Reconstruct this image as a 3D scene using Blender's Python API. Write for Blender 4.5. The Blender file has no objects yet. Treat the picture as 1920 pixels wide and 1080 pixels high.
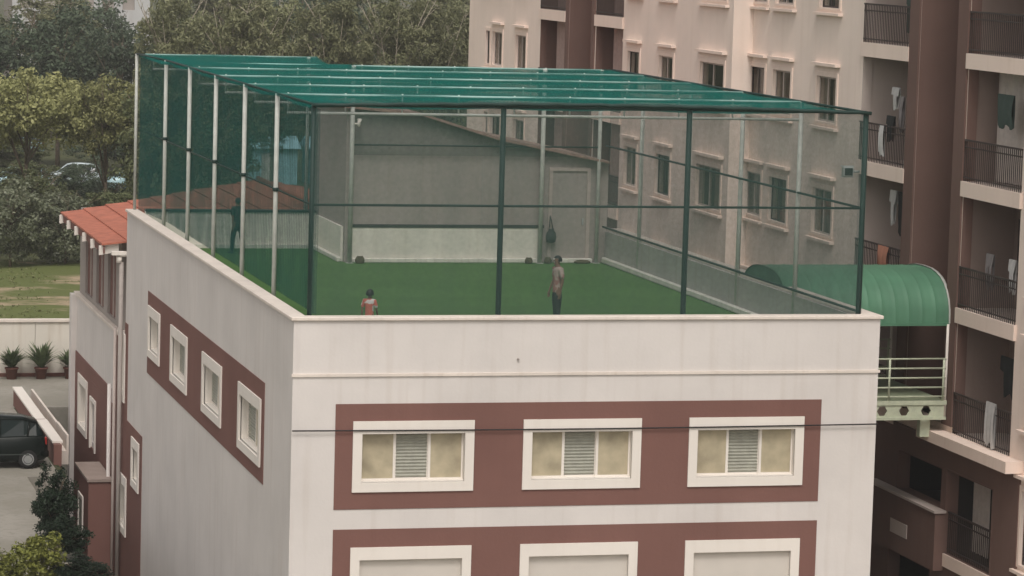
import bpy, bmesh, math, random
import numpy as np
from mathutils import Vector, Matrix

# ------------------------------------------------------------------ camera, sky, sun, exposure
# Metres. X runs right along the front of the sports building, Y away from the viewer, Z up.
# Z = 0 is the top of the roof parapet; the forecourt lies at Z = -8.
S = bpy.context.scene
COL = S.collection
cam = bpy.data.cameras.new('camera')
camo = bpy.data.objects.new('camera', cam)
COL.objects.link(camo)
S.camera = camo
_R = Vector((0.9671559, -0.2525975, 0.0283549)); _U = Vector((0.0003401, 0.1128384, 0.9936133)); _F = Vector((0.2541838, 0.9609693, -0.1092183))
camo.matrix_world = Matrix(((_R.x, _U.x, -_F.x, -12.5759), (_R.y, _U.y, -_F.y, -65.3256), (_R.z, _U.z, -_F.z, 8.0369), (0, 0, 0, 1)))
cam.sensor_width = 36; cam.lens = 112.21; cam.clip_start = 0.5; cam.clip_end = 6000

SUN_EL, SUN_AZ = math.radians(56), math.radians(192)     # azimuth from +Y clockwise
world = bpy.data.worlds.new('World'); S.world = world; world.use_nodes = True
nt = world.node_tree; nt.nodes.clear()
sky = nt.nodes.new('ShaderNodeTexSky'); sky.sky_type = 'NISHITA'; sky.sun_disc = False
sky.sun_elevation = SUN_EL; sky.sun_rotation = SUN_AZ; sky.air_density = 1.0; sky.dust_density = 4.0; sky.ozone_density = 1.0
hs = nt.nodes.new('ShaderNodeHueSaturation'); hs.inputs['Saturation'].default_value = 0.22
tint = nt.nodes.new('ShaderNodeMix'); tint.data_type = 'RGBA'; tint.blend_type = 'MULTIPLY'; tint.inputs[0].default_value = 1.0
tint.inputs[7].default_value = (1.0, 0.95, 0.895, 1)
bg = nt.nodes.new('ShaderNodeBackground'); bg.inputs['Strength'].default_value = 0.145
wo = nt.nodes.new('ShaderNodeOutputWorld')
nt.links.new(sky.outputs[0], hs.inputs['Color']); nt.links.new(hs.outputs[0], tint.inputs[6])
nt.links.new(tint.outputs[2], bg.inputs[0]); nt.links.new(bg.outputs[0], wo.inputs[0])
sl = bpy.data.lights.new('sun', 'SUN'); sl.energy = 0.9; sl.angle = math.radians(16); sl.color = (1.0, 0.97, 0.95)
so = bpy.data.objects.new('sun', sl); COL.objects.link(so)
_d = Vector((math.sin(SUN_AZ) * math.cos(SUN_EL), math.cos(SUN_AZ) * math.cos(SUN_EL), math.sin(SUN_EL)))
so.rotation_euler = _d.to_track_quat('Z', 'Y').to_euler(); so.location = (0, -30, 40)
S.view_settings.view_transform = 'Standard'; S.view_settings.look = 'None'; S.view_settings.exposure = 0.18; S.view_settings.gamma = 1.0
S.view_settings.use_curve_mapping = False
S.render.engine = 'CYCLES'
S.cycles.max_bounces = 8; S.cycles.transparent_max_bounces = 24; S.cycles.diffuse_bounces = 4
try: S.cycles.use_denoising = True
except Exception: pass
rnd = random.Random(7)
HAZE = 0.00045

# ------------------------------------------------------------------ materials
MATS = {}
def _new(name):
    m = bpy.data.materials.new(name); m.use_nodes = True; n = m.node_tree
    return m, n, n.nodes['Principled BSDF']
def plaster(name, col, rough=0.85, var=0.10, streak=0.10, bump=0.15, scale=1.0, spec=0.2, dirt=(0.28, 0.24, 0.20)):
    """painted surface: broad mottling, rain streaks, fine grain"""
    m, n, b = _new(name); L = n.links
    tc = n.nodes.new('ShaderNodeTexCoord')
    n1 = n.nodes.new('ShaderNodeTexNoise'); n1.inputs['Scale'].default_value = 0.45 * scale; n1.inputs['Detail'].default_value = 6; n1.inputs['Roughness'].default_value = 0.6
    mp = n.nodes.new('ShaderNodeMapping'); mp.inputs['Scale'].default_value = (2.6 * scale, 2.6 * scale, 0.16 * scale)
    n2 = n.nodes.new('ShaderNodeTexNoise'); n2.inputs['Scale'].default_value = 1.6; n2.inputs['Detail'].default_value = 5
    n3 = n.nodes.new('ShaderNodeTexNoise'); n3.inputs['Scale'].default_value = 14 * scale; n3.inputs['Detail'].default_value = 4
    L.new(tc.outputs['Object'], n1.inputs['Vector']); L.new(tc.outputs['Object'], mp.inputs[0]); L.new(mp.outputs[0], n2.inputs['Vector']); L.new(tc.outputs['Object'], n3.inputs['Vector'])
    mr = n.nodes.new('ShaderNodeMapRange'); mr.inputs[1].default_value = 0.3; mr.inputs[2].default_value = 0.7; mr.inputs[3].default_value = 1 - var; mr.inputs[4].default_value = 1 + var
    L.new(n1.outputs[0], mr.inputs[0])
    hsv = n.nodes.new('ShaderNodeHueSaturation'); hsv.inputs['Color'].default_value = (*col, 1); L.new(mr.outputs[0], hsv.inputs['Value'])
    sr = n.nodes.new('ShaderNodeMapRange'); sr.inputs[1].default_value = 0.52; sr.inputs[2].default_value = 0.78; sr.inputs[3].default_value = 0; sr.inputs[4].default_value = streak * 2.2
    L.new(n2.outputs[0], sr.inputs[0])
    mx = n.nodes.new('ShaderNodeMix'); mx.data_type = 'RGBA'; L.new(sr.outputs[0], mx.inputs[0]); L.new(hsv.outputs[0], mx.inputs[6])
    mx.inputs[7].default_value = (col[0] * dirt[0] * 2.2, col[1] * dirt[1] * 2.2, col[2] * dirt[2] * 2.2, 1)
    L.new(mx.outputs[2], b.inputs['Base Color'])
    b.inputs['Roughness'].default_value = rough; b.inputs['Specular IOR Level'].default_value = spec
    bp = n.nodes.new('ShaderNodeBump'); bp.inputs['Strength'].default_value = bump; bp.inputs['Distance'].default_value = 0.02
    L.new(n3.outputs[0], bp.inputs['Height']); L.new(bp.outputs[0], b.inputs['Normal'])
    MATS[name] = m; return m
def simple(name, col, rough=0.6, metal=0.0, spec=0.4, var=0.08, scale=8.0, coat=0.0, bump=0.0):
    m, n, b = _new(name); L = n.links
    tc = n.nodes.new('ShaderNodeTexCoord'); n1 = n.nodes.new('ShaderNodeTexNoise'); n1.inputs['Scale'].default_value = scale; n1.inputs['Detail'].default_value = 4
    L.new(tc.outputs['Object'], n1.inputs['Vector'])
    mr = n.nodes.new('ShaderNodeMapRange'); mr.inputs[1].default_value = 0.3; mr.inputs[2].default_value = 0.7; mr.inputs[3].default_value = 1 - var; mr.inputs[4].default_value = 1 + var
    hsv = n.nodes.new('ShaderNodeHueSaturation'); hsv.inputs['Color'].default_value = (*col, 1)
    L.new(n1.outputs[0], mr.inputs[0]); L.new(mr.outputs[0], hsv.inputs['Value']); L.new(hsv.outputs[0], b.inputs['Base Color'])
    b.inputs['Roughness'].default_value = rough; b.inputs['Metallic'].default_value = metal; b.inputs['Specular IOR Level'].default_value = spec
    if coat: b.inputs['Coat Weight'].default_value = coat; b.inputs['Coat Roughness'].default_value = 0.08
    if bump:
        bp = n.nodes.new('ShaderNodeBump'); bp.inputs['Strength'].default_value = bump; bp.inputs['Distance'].default_value = 0.02
        L.new(n1.outputs[0], bp.inputs['Height']); L.new(bp.outputs[0], b.inputs['Normal'])
    MATS[name] = m; return m
def netmat(name, col, cover, var=0.06, seam=1.35):
    """woven shade net: part of each patch is open hole (transparent), part is thread"""
    m = bpy.data.materials.new(name); m.use_nodes = True; n = m.node_tree; n.nodes.clear(); L = n.links
    out = n.nodes.new('ShaderNodeOutputMaterial'); mix = n.nodes.new('ShaderNodeMixShader'); tr = n.nodes.new('ShaderNodeBsdfTransparent')
    df = n.nodes.new('ShaderNodeBsdfDiffuse'); tl = n.nodes.new('ShaderNodeBsdfTranslucent'); m2 = n.nodes.new('ShaderNodeMixShader'); m2.inputs[0].default_value = 0.25
    df.inputs[0].default_value = (*col, 1); tl.inputs[0].default_value = (*col, 1)
    L.new(df.outputs[0], m2.inputs[1]); L.new(tl.outputs[0], m2.inputs[2])
    tc = n.nodes.new('ShaderNodeTexCoord'); mp = n.nodes.new('ShaderNodeMapping'); mp.inputs['Scale'].default_value = (1.1, 1.1, 0.35)
    ns = n.nodes.new('ShaderNodeTexNoise'); ns.inputs['Scale'].default_value = 1.6; ns.inputs['Detail'].default_value = 5
    L.new(tc.outputs['Object'], mp.inputs[0]); L.new(mp.outputs[0], ns.inputs['Vector'])
    mr = n.nodes.new('ShaderNodeMapRange'); mr.inputs[1].default_value = 0.3; mr.inputs[2].default_value = 0.7; mr.inputs[3].default_value = cover - var; mr.inputs[4].default_value = min(0.97, cover + var)
    n2 = n.nodes.new('ShaderNodeTexNoise'); n2.inputs['Scale'].default_value = 11; n2.inputs['Detail'].default_value = 3; L.new(tc.outputs['Object'], n2.inputs['Vector'])
    r2 = n.nodes.new('ShaderNodeMapRange'); r2.inputs[1].default_value = .3; r2.inputs[2].default_value = .7; r2.inputs[3].default_value = -.045; r2.inputs[4].default_value = .045; L.new(n2.outputs[0], r2.inputs[0])
    ad = n.nodes.new('ShaderNodeMath'); ad.operation = 'ADD'; L.new(ns.outputs[0], mr.inputs[0]); L.new(mr.outputs[0], ad.inputs[0]); L.new(r2.outputs[0], ad.inputs[1])
    L.new(ad.outputs[0], mix.inputs[0]); L.new(tr.outputs[0], mix.inputs[1]); L.new(m2.outputs[0], mix.inputs[2]); L.new(mix.outputs[0], out.inputs[0])
    MATS[name] = m; return m
def glass(name, tintc=(0.5, 0.55, 0.55), refl=0.22, rough=0.06):
    m = bpy.data.materials.new(name); m.use_nodes = True; n = m.node_tree; n.nodes.clear(); L = n.links
    out = n.nodes.new('ShaderNodeOutputMaterial'); mix = n.nodes.new('ShaderNodeMixShader'); tr = n.nodes.new('ShaderNodeBsdfTransparent'); gl = n.nodes.new('ShaderNodeBsdfGlossy')
    tr.inputs[0].default_value = (*tintc, 1); gl.inputs['Roughness'].default_value = rough; gl.inputs[0].default_value = (0.85, 0.88, 0.88, 1); mix.inputs[0].default_value = refl
    L.new(tr.outputs[0], mix.inputs[1]); L.new(gl.outputs[0], mix.inputs[2]); L.new(mix.outputs[0], out.inputs[0]); MATS[name] = m; return m
def leafmat(name, a, c, spec=0.25, rough=0.55, trans=0.25):
    m, n, b = _new(name); L = n.links
    g = n.nodes.new('ShaderNodeNewGeometry'); oi = n.nodes.new('ShaderNodeObjectInfo')
    mx = n.nodes.new('ShaderNodeMix'); mx.data_type = 'RGBA'; mx.inputs[6].default_value = (*a, 1); mx.inputs[7].default_value = (*c, 1)
    L.new(g.outputs['Random Per Island'], mx.inputs[0])
    mr = n.nodes.new('ShaderNodeMapRange'); mr.inputs[3].default_value = 0.8; mr.inputs[4].default_value = 1.2; L.new(oi.outputs['Random'], mr.inputs[0])
    hsv = n.nodes.new('ShaderNodeHueSaturation'); L.new(mx.outputs[2], hsv.inputs['Color']); L.new(mr.outputs[0], hsv.inputs['Value'])
    L.new(hsv.outputs[0], b.inputs['Base Color']); b.inputs['Roughness'].default_value = rough; b.inputs['Specular IOR Level'].default_value = spec
    tl = n.nodes.new('ShaderNodeBsdfTranslucent'); L.new(hsv.outputs[0], tl.inputs[0]); ms = n.nodes.new('ShaderNodeMixShader'); ms.inputs[0].default_value = trans
    out = n.nodes['Material Output']; L.new(b.outputs[0], ms.inputs[1]); L.new(tl.outputs[0], ms.inputs[2]); L.new(ms.outputs[0], out.inputs[0])
    MATS[name] = m; return m
def patchy(name, a, c, d, s1=0.35, s2=6.0, lo=0.45, hi=0.6, rough=0.95, bump=0.4, aniso=(1, 1, 1)):
    """ground cover: two tones broken by noise plus fine grain d"""
    m, n, b = _new(name); L = n.links
    tc = n.nodes.new('ShaderNodeTexCoord'); mp = n.nodes.new('ShaderNodeMapping'); mp.inputs['Scale'].default_value = aniso; L.new(tc.outputs['Object'], mp.inputs[0])
    n1 = n.nodes.new('ShaderNodeTexNoise'); n1.inputs['Scale'].default_value = s1; n1.inputs['Detail'].default_value = 8; n1.inputs['Roughness'].default_value = 0.65
    n2 = n.nodes.new('ShaderNodeTexNoise'); n2.inputs['Scale'].default_value = s2; n2.inputs['Detail'].default_value = 6
    L.new(mp.outputs[0], n1.inputs['Vector']); L.new(tc.outputs['Object'], n2.inputs['Vector'])
    mr = n.nodes.new('ShaderNodeMapRange'); mr.inputs[1].default_value = lo; mr.inputs[2].default_value = hi; L.new(n1.outputs[0], mr.inputs[0])
    mx = n.nodes.new('ShaderNodeMix'); mx.data_type = 'RGBA'; mx.inputs[6].default_value = (*a, 1); mx.inputs[7].default_value = (*c, 1); L.new(mr.outputs[0], mx.inputs[0])
    m3 = n.nodes.new('ShaderNodeMix'); m3.data_type = 'RGBA'; m3.inputs[7].default_value = (*d, 1)
    r2 = n.nodes.new('ShaderNodeMapRange'); r2.inputs[1].default_value = 0.5; r2.inputs[2].default_value = 0.72; r2.inputs[4].default_value = 0.6; L.new(n2.outputs[0], r2.inputs[0]); L.new(r2.outputs[0], m3.inputs[0]); L.new(mx.outputs[2], m3.inputs[6])
    L.new(m3.outputs[2], b.inputs['Base Color']); b.inputs['Roughness'].default_value = rough; b.inputs['Specular IOR Level'].default_value = 0.15
    bp = n.nodes.new('ShaderNodeBump'); bp.inputs['Strength'].default_value = bump; bp.inputs['Distance'].default_value = 0.03; L.new(n2.outputs[0], bp.inputs['Height']); L.new(bp.outputs[0], b.inputs['Normal'])
    MATS[name] = m; return m

plaster('cream', (0.65, 0.612, 0.582), var=0.07, streak=0.10)
plaster('coping', (0.70, 0.63, 0.565), var=0.09, streak=0.12, scale=2.0)
plaster('maroon', (0.192, 0.098, 0.082), var=0.08, streak=0.05, bump=0.2)
plaster('white_trim', (0.76, 0.71, 0.65), var=0.04, streak=0.05, bump=0.05)
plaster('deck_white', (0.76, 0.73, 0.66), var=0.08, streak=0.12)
plaster('deck_grey', (0.36, 0.322, 0.297), var=0.08, streak=0.10)
plaster('porch_top', (0.30, 0.24, 0.21), var=0.15, streak=0.1, scale=2)
plaster('deck_white_shaded', (0.46, 0.44, 0.415), var=0.1, streak=0.16)  # deck white darkened: shade on the -X facing side put into the colour
plaster('deck_joint', (0.36, 0.335, 0.31), var=0.08, streak=0.10)
plaster('skirting', (0.70, 0.68, 0.62), var=0.15, streak=0.2, scale=3)
plaster('apt_cream', (0.86, 0.725, 0.64), var=0.06, streak=0.06)
plaster('apt_trim', (0.84, 0.69, 0.60), var=0.05, streak=0.08)
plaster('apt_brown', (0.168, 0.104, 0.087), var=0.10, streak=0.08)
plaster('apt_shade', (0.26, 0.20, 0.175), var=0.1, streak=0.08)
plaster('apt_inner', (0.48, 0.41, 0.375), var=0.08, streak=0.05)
plaster('boundary', (0.66, 0.62, 0.55), var=0.08, streak=0.18)
plaster('far_white', (0.5, 0.5, 0.5), var=0.08, streak=0.1)
simple('panel', (0.60, 0.555, 0.50), rough=0.5, var=0.04, scale=1.5)
simple('galv_net_tint', (0.27, 0.42, 0.39), rough=0.5, var=0.12, scale=3)  # white pipe; tint of light coming through the net painted into its colour
simple('galv', (0.50, 0.51, 0.47), rough=0.5, metal=0.0, var=0.10, scale=5)
simple('green_pipe', (0.008, 0.032, 0.026), rough=0.6, var=0.15, scale=4)
simple('rail_dark', (0.035, 0.045, 0.04), rough=0.6)
simple('dark_iron', (0.05, 0.036, 0.032), rough=0.6, var=0.15)
simple('tile_red', (0.40, 0.135, 0.085), rough=0.75, var=0.18, scale=3.0, bump=0.2)
simple('fascia_pink', (0.30, 0.20, 0.165), rough=0.8, var=0.2)
simple('frosted', (0.42, 0.365, 0.255), rough=0.3, var=0.24, scale=2.2, spec=0.5)
simple('louvre', (0.30, 0.30, 0.25), rough=0.45, var=0.1)
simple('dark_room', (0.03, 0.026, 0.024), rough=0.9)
simple('terracotta', (0.15, 0.065, 0.05), rough=0.85, var=0.15)
simple('canopy_green', (0.082, 0.205, 0.125), rough=0.6, var=0.12, scale=1.5, spec=0.4)
simple('truss_cream', (0.52, 0.56, 0.42), rough=0.55, var=0.1)
simple('bridge_floor', (0.27, 0.31, 0.20), rough=0.8, var=0.15)
simple('car_paint', (0.004, 0.008, 0.007), rough=0.22, spec=0.22, coat=0.0, var=0.02)
simple('car_blue', (0.38, 0.56, 0.60), rough=0.3, coat=0.6, var=0.02)
simple('car_white', (0.50, 0.58, 0.60), rough=0.3, coat=0.6, var=0.02)
simple('car_glass', (0.012, 0.02, 0.02), rough=0.1, spec=0.35, var=0.0)
simple('tyre', (0.012, 0.012, 0.012), rough=0.9)
simple('rim', (0.34, 0.35, 0.35), rough=0.35, metal=0.4)
simple('tail_red', (0.32, 0.02, 0.015), rough=0.2)
simple('bark', (0.16, 0.125, 0.09), rough=0.95, var=0.25, bump=0.6)
simple('bark_pale', (0.34, 0.30, 0.235), rough=0.95, var=0.2, bump=0.5)
simple('skin', (0.20, 0.105, 0.068), rough=0.55, var=0.06)
simple('hair', (0.010, 0.009, 0.009), rough=0.5)
simple('cable', (0.012, 0.010, 0.010), rough=0.6)
simple('brownstone', (0.10, 0.085, 0.05), rough=0.95, var=0.3, bump=0.5)
simple('lamp_metal', (0.42, 0.44, 0.43), rough=0.45, metal=0.3)
simple('sheet_blue', (0.32, 0.58, 0.66), rough=0.6, var=0.15, scale=0.8)
netmat('net_front', (0.072, 0.126, 0.112), 0.35, var=.05)
netmat('net_side', (0.026, 0.115, 0.102), 0.28)
netmat('net_right', (0.072, 0.126, 0.112), 0.27, var=.05)
netmat('net_roof', (0.016, 0.165, 0.142), 0.26, var=0.06)
glass('glass_apt', (0.80, 0.80, 0.78), 0.10)
leafmat('leaf_olive', (0.205, 0.215, 0.085), (0.36, 0.36, 0.16))
leafmat('leaf_dark', (0.055, 0.085, 0.052), (0.125, 0.16, 0.1))
leafmat('leaf_feather', (0.15, 0.165, 0.08), (0.27, 0.27, 0.15))
leafmat('lawn_blade', (0.13, 0.15, 0.055), (0.22, 0.22, 0.10), trans=.1)
leafmat('leaf_pale', (0.1, 0.12, 0.065), (0.25, 0.27, 0.18), spec=0.5, rough=0.4)
leafmat('leaf_mid', (0.075, 0.098, 0.042), (0.175, 0.19, 0.09))
leafmat('leaf_black', (0.008, 0.018, 0.010), (0.022, 0.040, 0.020))
leafmat('leaf_bright', (0.110, 0.125, 0.025), (0.230, 0.240, 0.060))
leafmat('leaf_pot', (0.075, 0.115, 0.055), (0.165, 0.205, 0.105))
patchy('turf', (0.066, 0.156, 0.042), (0.086, 0.178, 0.056), (0.085, 0.130, 0.048), s1=0.25, s2=40, lo=0.35, hi=0.65, bump=0.5)
def turf_rolls():
    m = MATS['turf']; n = m.node_tree; L = n.links; b = n.nodes['Principled BSDF']; src = b.inputs['Base Color'].links[0].from_socket
    tc = n.nodes.new('ShaderNodeTexCoord'); sx = n.nodes.new('ShaderNodeSeparateXYZ'); L.new(tc.outputs['Object'], sx.inputs[0])
    dv = n.nodes.new('ShaderNodeMath'); dv.operation = 'DIVIDE'; dv.inputs[1].default_value = 2.0; L.new(sx.outputs[1], dv.inputs[0])
    fl_ = n.nodes.new('ShaderNodeMath'); fl_.operation = 'FLOOR'; L.new(dv.outputs[0], fl_.inputs[0])
    wn = n.nodes.new('ShaderNodeTexWhiteNoise'); wn.noise_dimensions = '1D'; L.new(fl_.outputs[0], wn.inputs['W'])
    mr = n.nodes.new('ShaderNodeMapRange'); mr.inputs[3].default_value = .93; mr.inputs[4].default_value = 1.07; L.new(wn.outputs['Value'], mr.inputs[0])
    hv = n.nodes.new('ShaderNodeHueSaturation'); L.new(src, hv.inputs['Color']); L.new(mr.outputs[0], hv.inputs['Value']); L.new(hv.outputs[0], b.inputs['Base Color'])
turf_rolls()
patchy('pavement', (0.25, 0.235, 0.20), (0.31, 0.29, 0.255), (0.21, 0.20, 0.165), s1=0.3, s2=5, bump=0.15)
patchy('lawn_grass', (0.115, 0.135, 0.045), (0.36, 0.28, 0.19), (0.085, 0.105, 0.035), s1=0.22, s2=3.0, lo=0.52, hi=0.6, aniso=(0.5, 1.0, 1))
patchy('soil', (0.07, 0.075, 0.04), (0.10, 0.11, 0.05), (0.05, 0.055, 0.03), s1=0.1, s2=2.0)

# ------------------------------------------------------------------ mesh helpers
class MB:
    """collects faces; T maps local (u, n, z) to world"""
    def __init__(s, T=None): s.v = []; s.f = []; s.sm = set(); s.T = T or (lambda p: p)
    def vert(s, p): s.v.append(tuple(s.T(p))); return len(s.v) - 1
    def face(s, pts, smooth=False):
        i = [s.vert(p) for p in pts]; s.f.append(tuple(i))
        if smooth: s.sm.add(len(s.f) - 1)
    def box(s, a0, a1, b0, b1, c0, c1):
        i = [s.vert(p) for p in ((a0, b0, c0), (a1, b0, c0), (a1, b1, c0), (a0, b1, c0), (a0, b0, c1), (a1, b0, c1), (a1, b1, c1), (a0, b1, c1))]
        for q in ((0, 3, 2, 1), (4, 5, 6, 7), (0, 1, 5, 4), (1, 2, 6, 5), (2, 3, 7, 6), (3, 0, 4, 7)): s.f.append(tuple(i[k] for k in q))
        return s
    def rings(s, rings, close=True, caps=True, smooth=True):
        base = []
        for r in rings: base.append([s.vert(p) for p in r])
        m = len(base[0])
        for a, b in zip(base[:-1], base[1:]):
            for k in range(m if close else m - 1):
                s.f.append((a[k], a[(k + 1) % m], b[(k + 1) % m], b[k]))
                if smooth: s.sm.add(len(s.f) - 1)
        if caps and close: s.f.append(tuple(reversed(base[0]))); s.f.append(tuple(base[-1]))
        return s
    def tube(s, pts, r, n=8, caps=True):
        pts = [Vector(p) for p in pts]; rr = r if isinstance(r, (list, tuple)) else [r] * len(pts); R = []
        for i, p in enumerate(pts):
            d = (pts[min(i + 1, len(pts) - 1)] - pts[max(i - 1, 0)]).normalized()
            a = d.cross(Vector((0, 0, 1)) if abs(d.z) < 0.9 else Vector((1, 0, 0))).normalized(); b = d.cross(a)
            R.append([p + (a * math.cos(2 * math.pi * k / n) + b * math.sin(2 * math.pi * k / n)) * rr[i] for k in range(n)])
        return s.rings(R, True, caps)
    def holed(s, u0, u1, z0, z1, n0, n1, holes):
        """slab between n0 (front) and n1 (back) with rectangular holes (u0,u1,z0,z1)"""
        us = sorted({u0, u1, *[min(max(h[k], u0), u1) for h in holes for k in (0, 1)]}); zs = sorted({z0, z1, *[min(max(h[k], z0), z1) for h in holes for k in (2, 3)]})
        solid = {}
        for i in range(len(us) - 1):
            for j in range(len(zs) - 1):
                cu, cz = (us[i] + us[i + 1]) / 2, (zs[j] + zs[j + 1]) / 2
                solid[i, j] = not any(h[0] < cu < h[1] and h[2] < cz < h[3] for h in holes)
        for (i, j), o in solid.items():
            if not o: continue
            a, b, c, d = us[i], us[i + 1], zs[j], zs[j + 1]
            s.face(((a, n0, c), (b, n0, c), (b, n0, d), (a, n0, d))); s.face(((a, n1, c), (a, n1, d), (b, n1, d), (b, n1, c)))
            if not solid.get((i - 1, j), False): s.face(((a, n0, c), (a, n0, d), (a, n1, d), (a, n1, c)))
            if not solid.get((i + 1, j), False): s.face(((b, n0, c), (b, n1, c), (b, n1, d), (b, n0, d)))
            if not solid.get((i, j - 1), False): s.face(((a, n0, c), (a, n1, c), (b, n1, c), (b, n0, c)))
            if not solid.get((i, j + 1), False): s.face(((a, n0, d), (b, n0, d), (b, n1, d), (a, n1, d)))
        return s
    def build(s, name, mat, parent=None, loc=None, fix=True, bevel=0.0):
        o0 = Vector(loc) if loc is not None else (base_of(parent) if parent else Vector((0, 0, 0)))
        me = bpy.data.meshes.new(name); me.from_pydata([tuple(Vector(p) - o0) for p in s.v], [], s.f); me.update()
        if s.sm:
            fl = np.zeros(len(me.polygons), bool); fl[list(s.sm)] = True
            me.polygons.foreach_set('use_smooth', fl)
        if fix or bevel:
            b = bmesh.new(); b.from_mesh(me); bmesh.ops.remove_doubles(b, verts=b.verts, dist=1e-5); bmesh.ops.recalc_face_normals(b, faces=b.faces)
            if bevel: bmesh.ops.bevel(b, geom=[e for e in b.edges if len(e.link_faces) == 2 and e.calc_face_angle(0) > 0.6], offset=bevel, segments=1, affect='EDGES')
            b.to_mesh(me); b.free()
        me.materials.append(MATS[mat])
        o = bpy.data.objects.new(name, me); COL.objects.link(o)
        if parent: o.parent = parent
        else: o.location = o0
        return o
BASE = {}
def base_of(o):
    while o.parent: o = o.parent
    return Vector(BASE.get(o.name, o.location))
def tag(o, label=None, cat=None, group=None, kind=None):
    for k, v in (('label', label), ('category', cat), ('group', group), ('kind', kind)):
        if v: o[k] = v
    return o
def thing(name, loc, label, cat, group=None):
    o = bpy.data.objects.new(name, None); COL.objects.link(o); o.location = loc; o.empty_display_size = 0.3; BASE[o.name] = tuple(loc)
    return tag(o, label, cat, group)
def copy_tree(o, parent=None):
    c = o.copy(); COL.objects.link(c); c.parent = parent
    for ch in list(o.children): copy_tree(ch, c)
    return c
FRONT = lambda y=0.0: (lambda p: (p[0], y - p[1], p[2]))          # u = X, n out towards -Y
LEFT = lambda x=0.0: (lambda p: (x - p[1], p[0], p[2]))           # u = Y, n out towards -X

# ------------------------------------------------------------------ ground
G = -8.0; PIT = -12.0
mb = MB()
xs = [-1200, -2.6, -1.45, 0.3, 1200]; ys = [-1200, -0.2, 27.0, 40.5, 1200]
for i in range(4):
    for j in range(4):
        if (i in (1, 2) and j == 1) or (i == 2 and j == 2): continue
        mb.face(((xs[i], ys[j], G), (xs[i + 1], ys[j], G), (xs[i + 1], ys[j + 1], G), (xs[i], ys[j + 1], G)))
tag(mb.build('ground', 'soil'), kind='structure')
mb = MB(); e = G + 0.004
for a in ((-60, -2.6, 4, 27.0), (-60, -1.62, 27.0, 40.5), (-60, 20, 40.5, 47.9), (13.2, 16.9, -60, 40.5), (-60, 13.2, -60, -.3)): mb.face(((a[0], a[2], e), (a[1], a[2], e), (a[1], a[3], e), (a[0], a[3], e)))  # pale strip between the buildings added to bounce light onto the apartments
tag(mb.build('courtyard_pavement', 'pavement'), kind='structure')
mb = MB(); mb.face(((-2.6, -0.2, PIT), (0.3, -0.2, PIT), (0.3, 40.5, PIT), (-2.6, 40.5, PIT)))
mb.face(((-2.6, -0.2, PIT), (-2.6, 27, PIT), (-2.6, 27, G), (-2.6, -0.2, G))); mb.face(((-1.45, 27, PIT), (-1.45, 40.5, PIT), (-1.45, 40.5, G), (-1.45, 27, G)))
mb.face(((-2.6, 27, PIT), (-1.45, 27, PIT), (-1.45, 27, G), (-2.6, 27, G))); mb.face(((-1.45, 40.5, PIT), (0.3, 40.5, PIT), (0.3, 40.5, G), (-1.45, 40.5, G))); mb.face(((-2.6, -0.2, PIT), (0.3, -0.2, PIT), (0.3, -0.2, G), (-2.6, -0.2, G)))
tag(mb.build('light_well', 'pavement'), kind='structure')
mb = MB(); e = G + 0.006
N = 30
for i in range(N):
    for j in range(16):
        q = []
        for (a, b) in ((i, j), (i + 1, j), (i + 1, j + 1), (i, j + 1)):
            x = -40 + 90 * a / N; y = 48.4 + 38 * b / 16
            q.append((x, y, e + 0.10 * (1 + math.sin(x * 1.3 + y * 0.7) * math.cos(y * 0.9 - x * 0.4))))
        mb.face(q, True)
tag(mb.build('lawn', 'lawn_grass'), kind='structure')

# ------------------------------------------------------------------ sports building
W = 13.1; LB = 25.5; LA = 37.5; TH = 0.28
bld = thing('sports_building', (6.5, 12, PIT), 'cream plastered building with maroon window bands and green rooftop pitch', 'building')
WIN = [1.315, 5.04, 8.765]; WW = 2.642
front_holes = [(x, x + WW, -3.74, -2.22) for x in WIN] + [(x, x + WW, -6.45, -4.93) for x in WIN]
def inset(h, d=0.0): return (h[0] + d, h[1] - d, h[2] + d, h[3] - d)
mb = MB(FRONT()); mb.holed(0, W, PIT, -0.07, 0.0, -TH, [(h[0] + .2, h[1] - .2, h[2] + .2, h[3] - .2) for h in front_holes]); tag(mb.build('front_wall', 'cream', bld))
# maroon bands, set 12 mm proud, cut around the window surrounds
BT, BB, B2 = -1.85, -4.11, -4.54
for z0, z1, hs_ in ((BB, BT, front_holes[:3]), (-6.82, B2, front_holes[3:])):
    mb = MB(FRONT()); mb.holed(0.934, 11.80, z0, z1, 0.014, -0.002, [inset(h, .03) for h in hs_]); mb.build('colour_band', 'maroon', bld)
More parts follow.
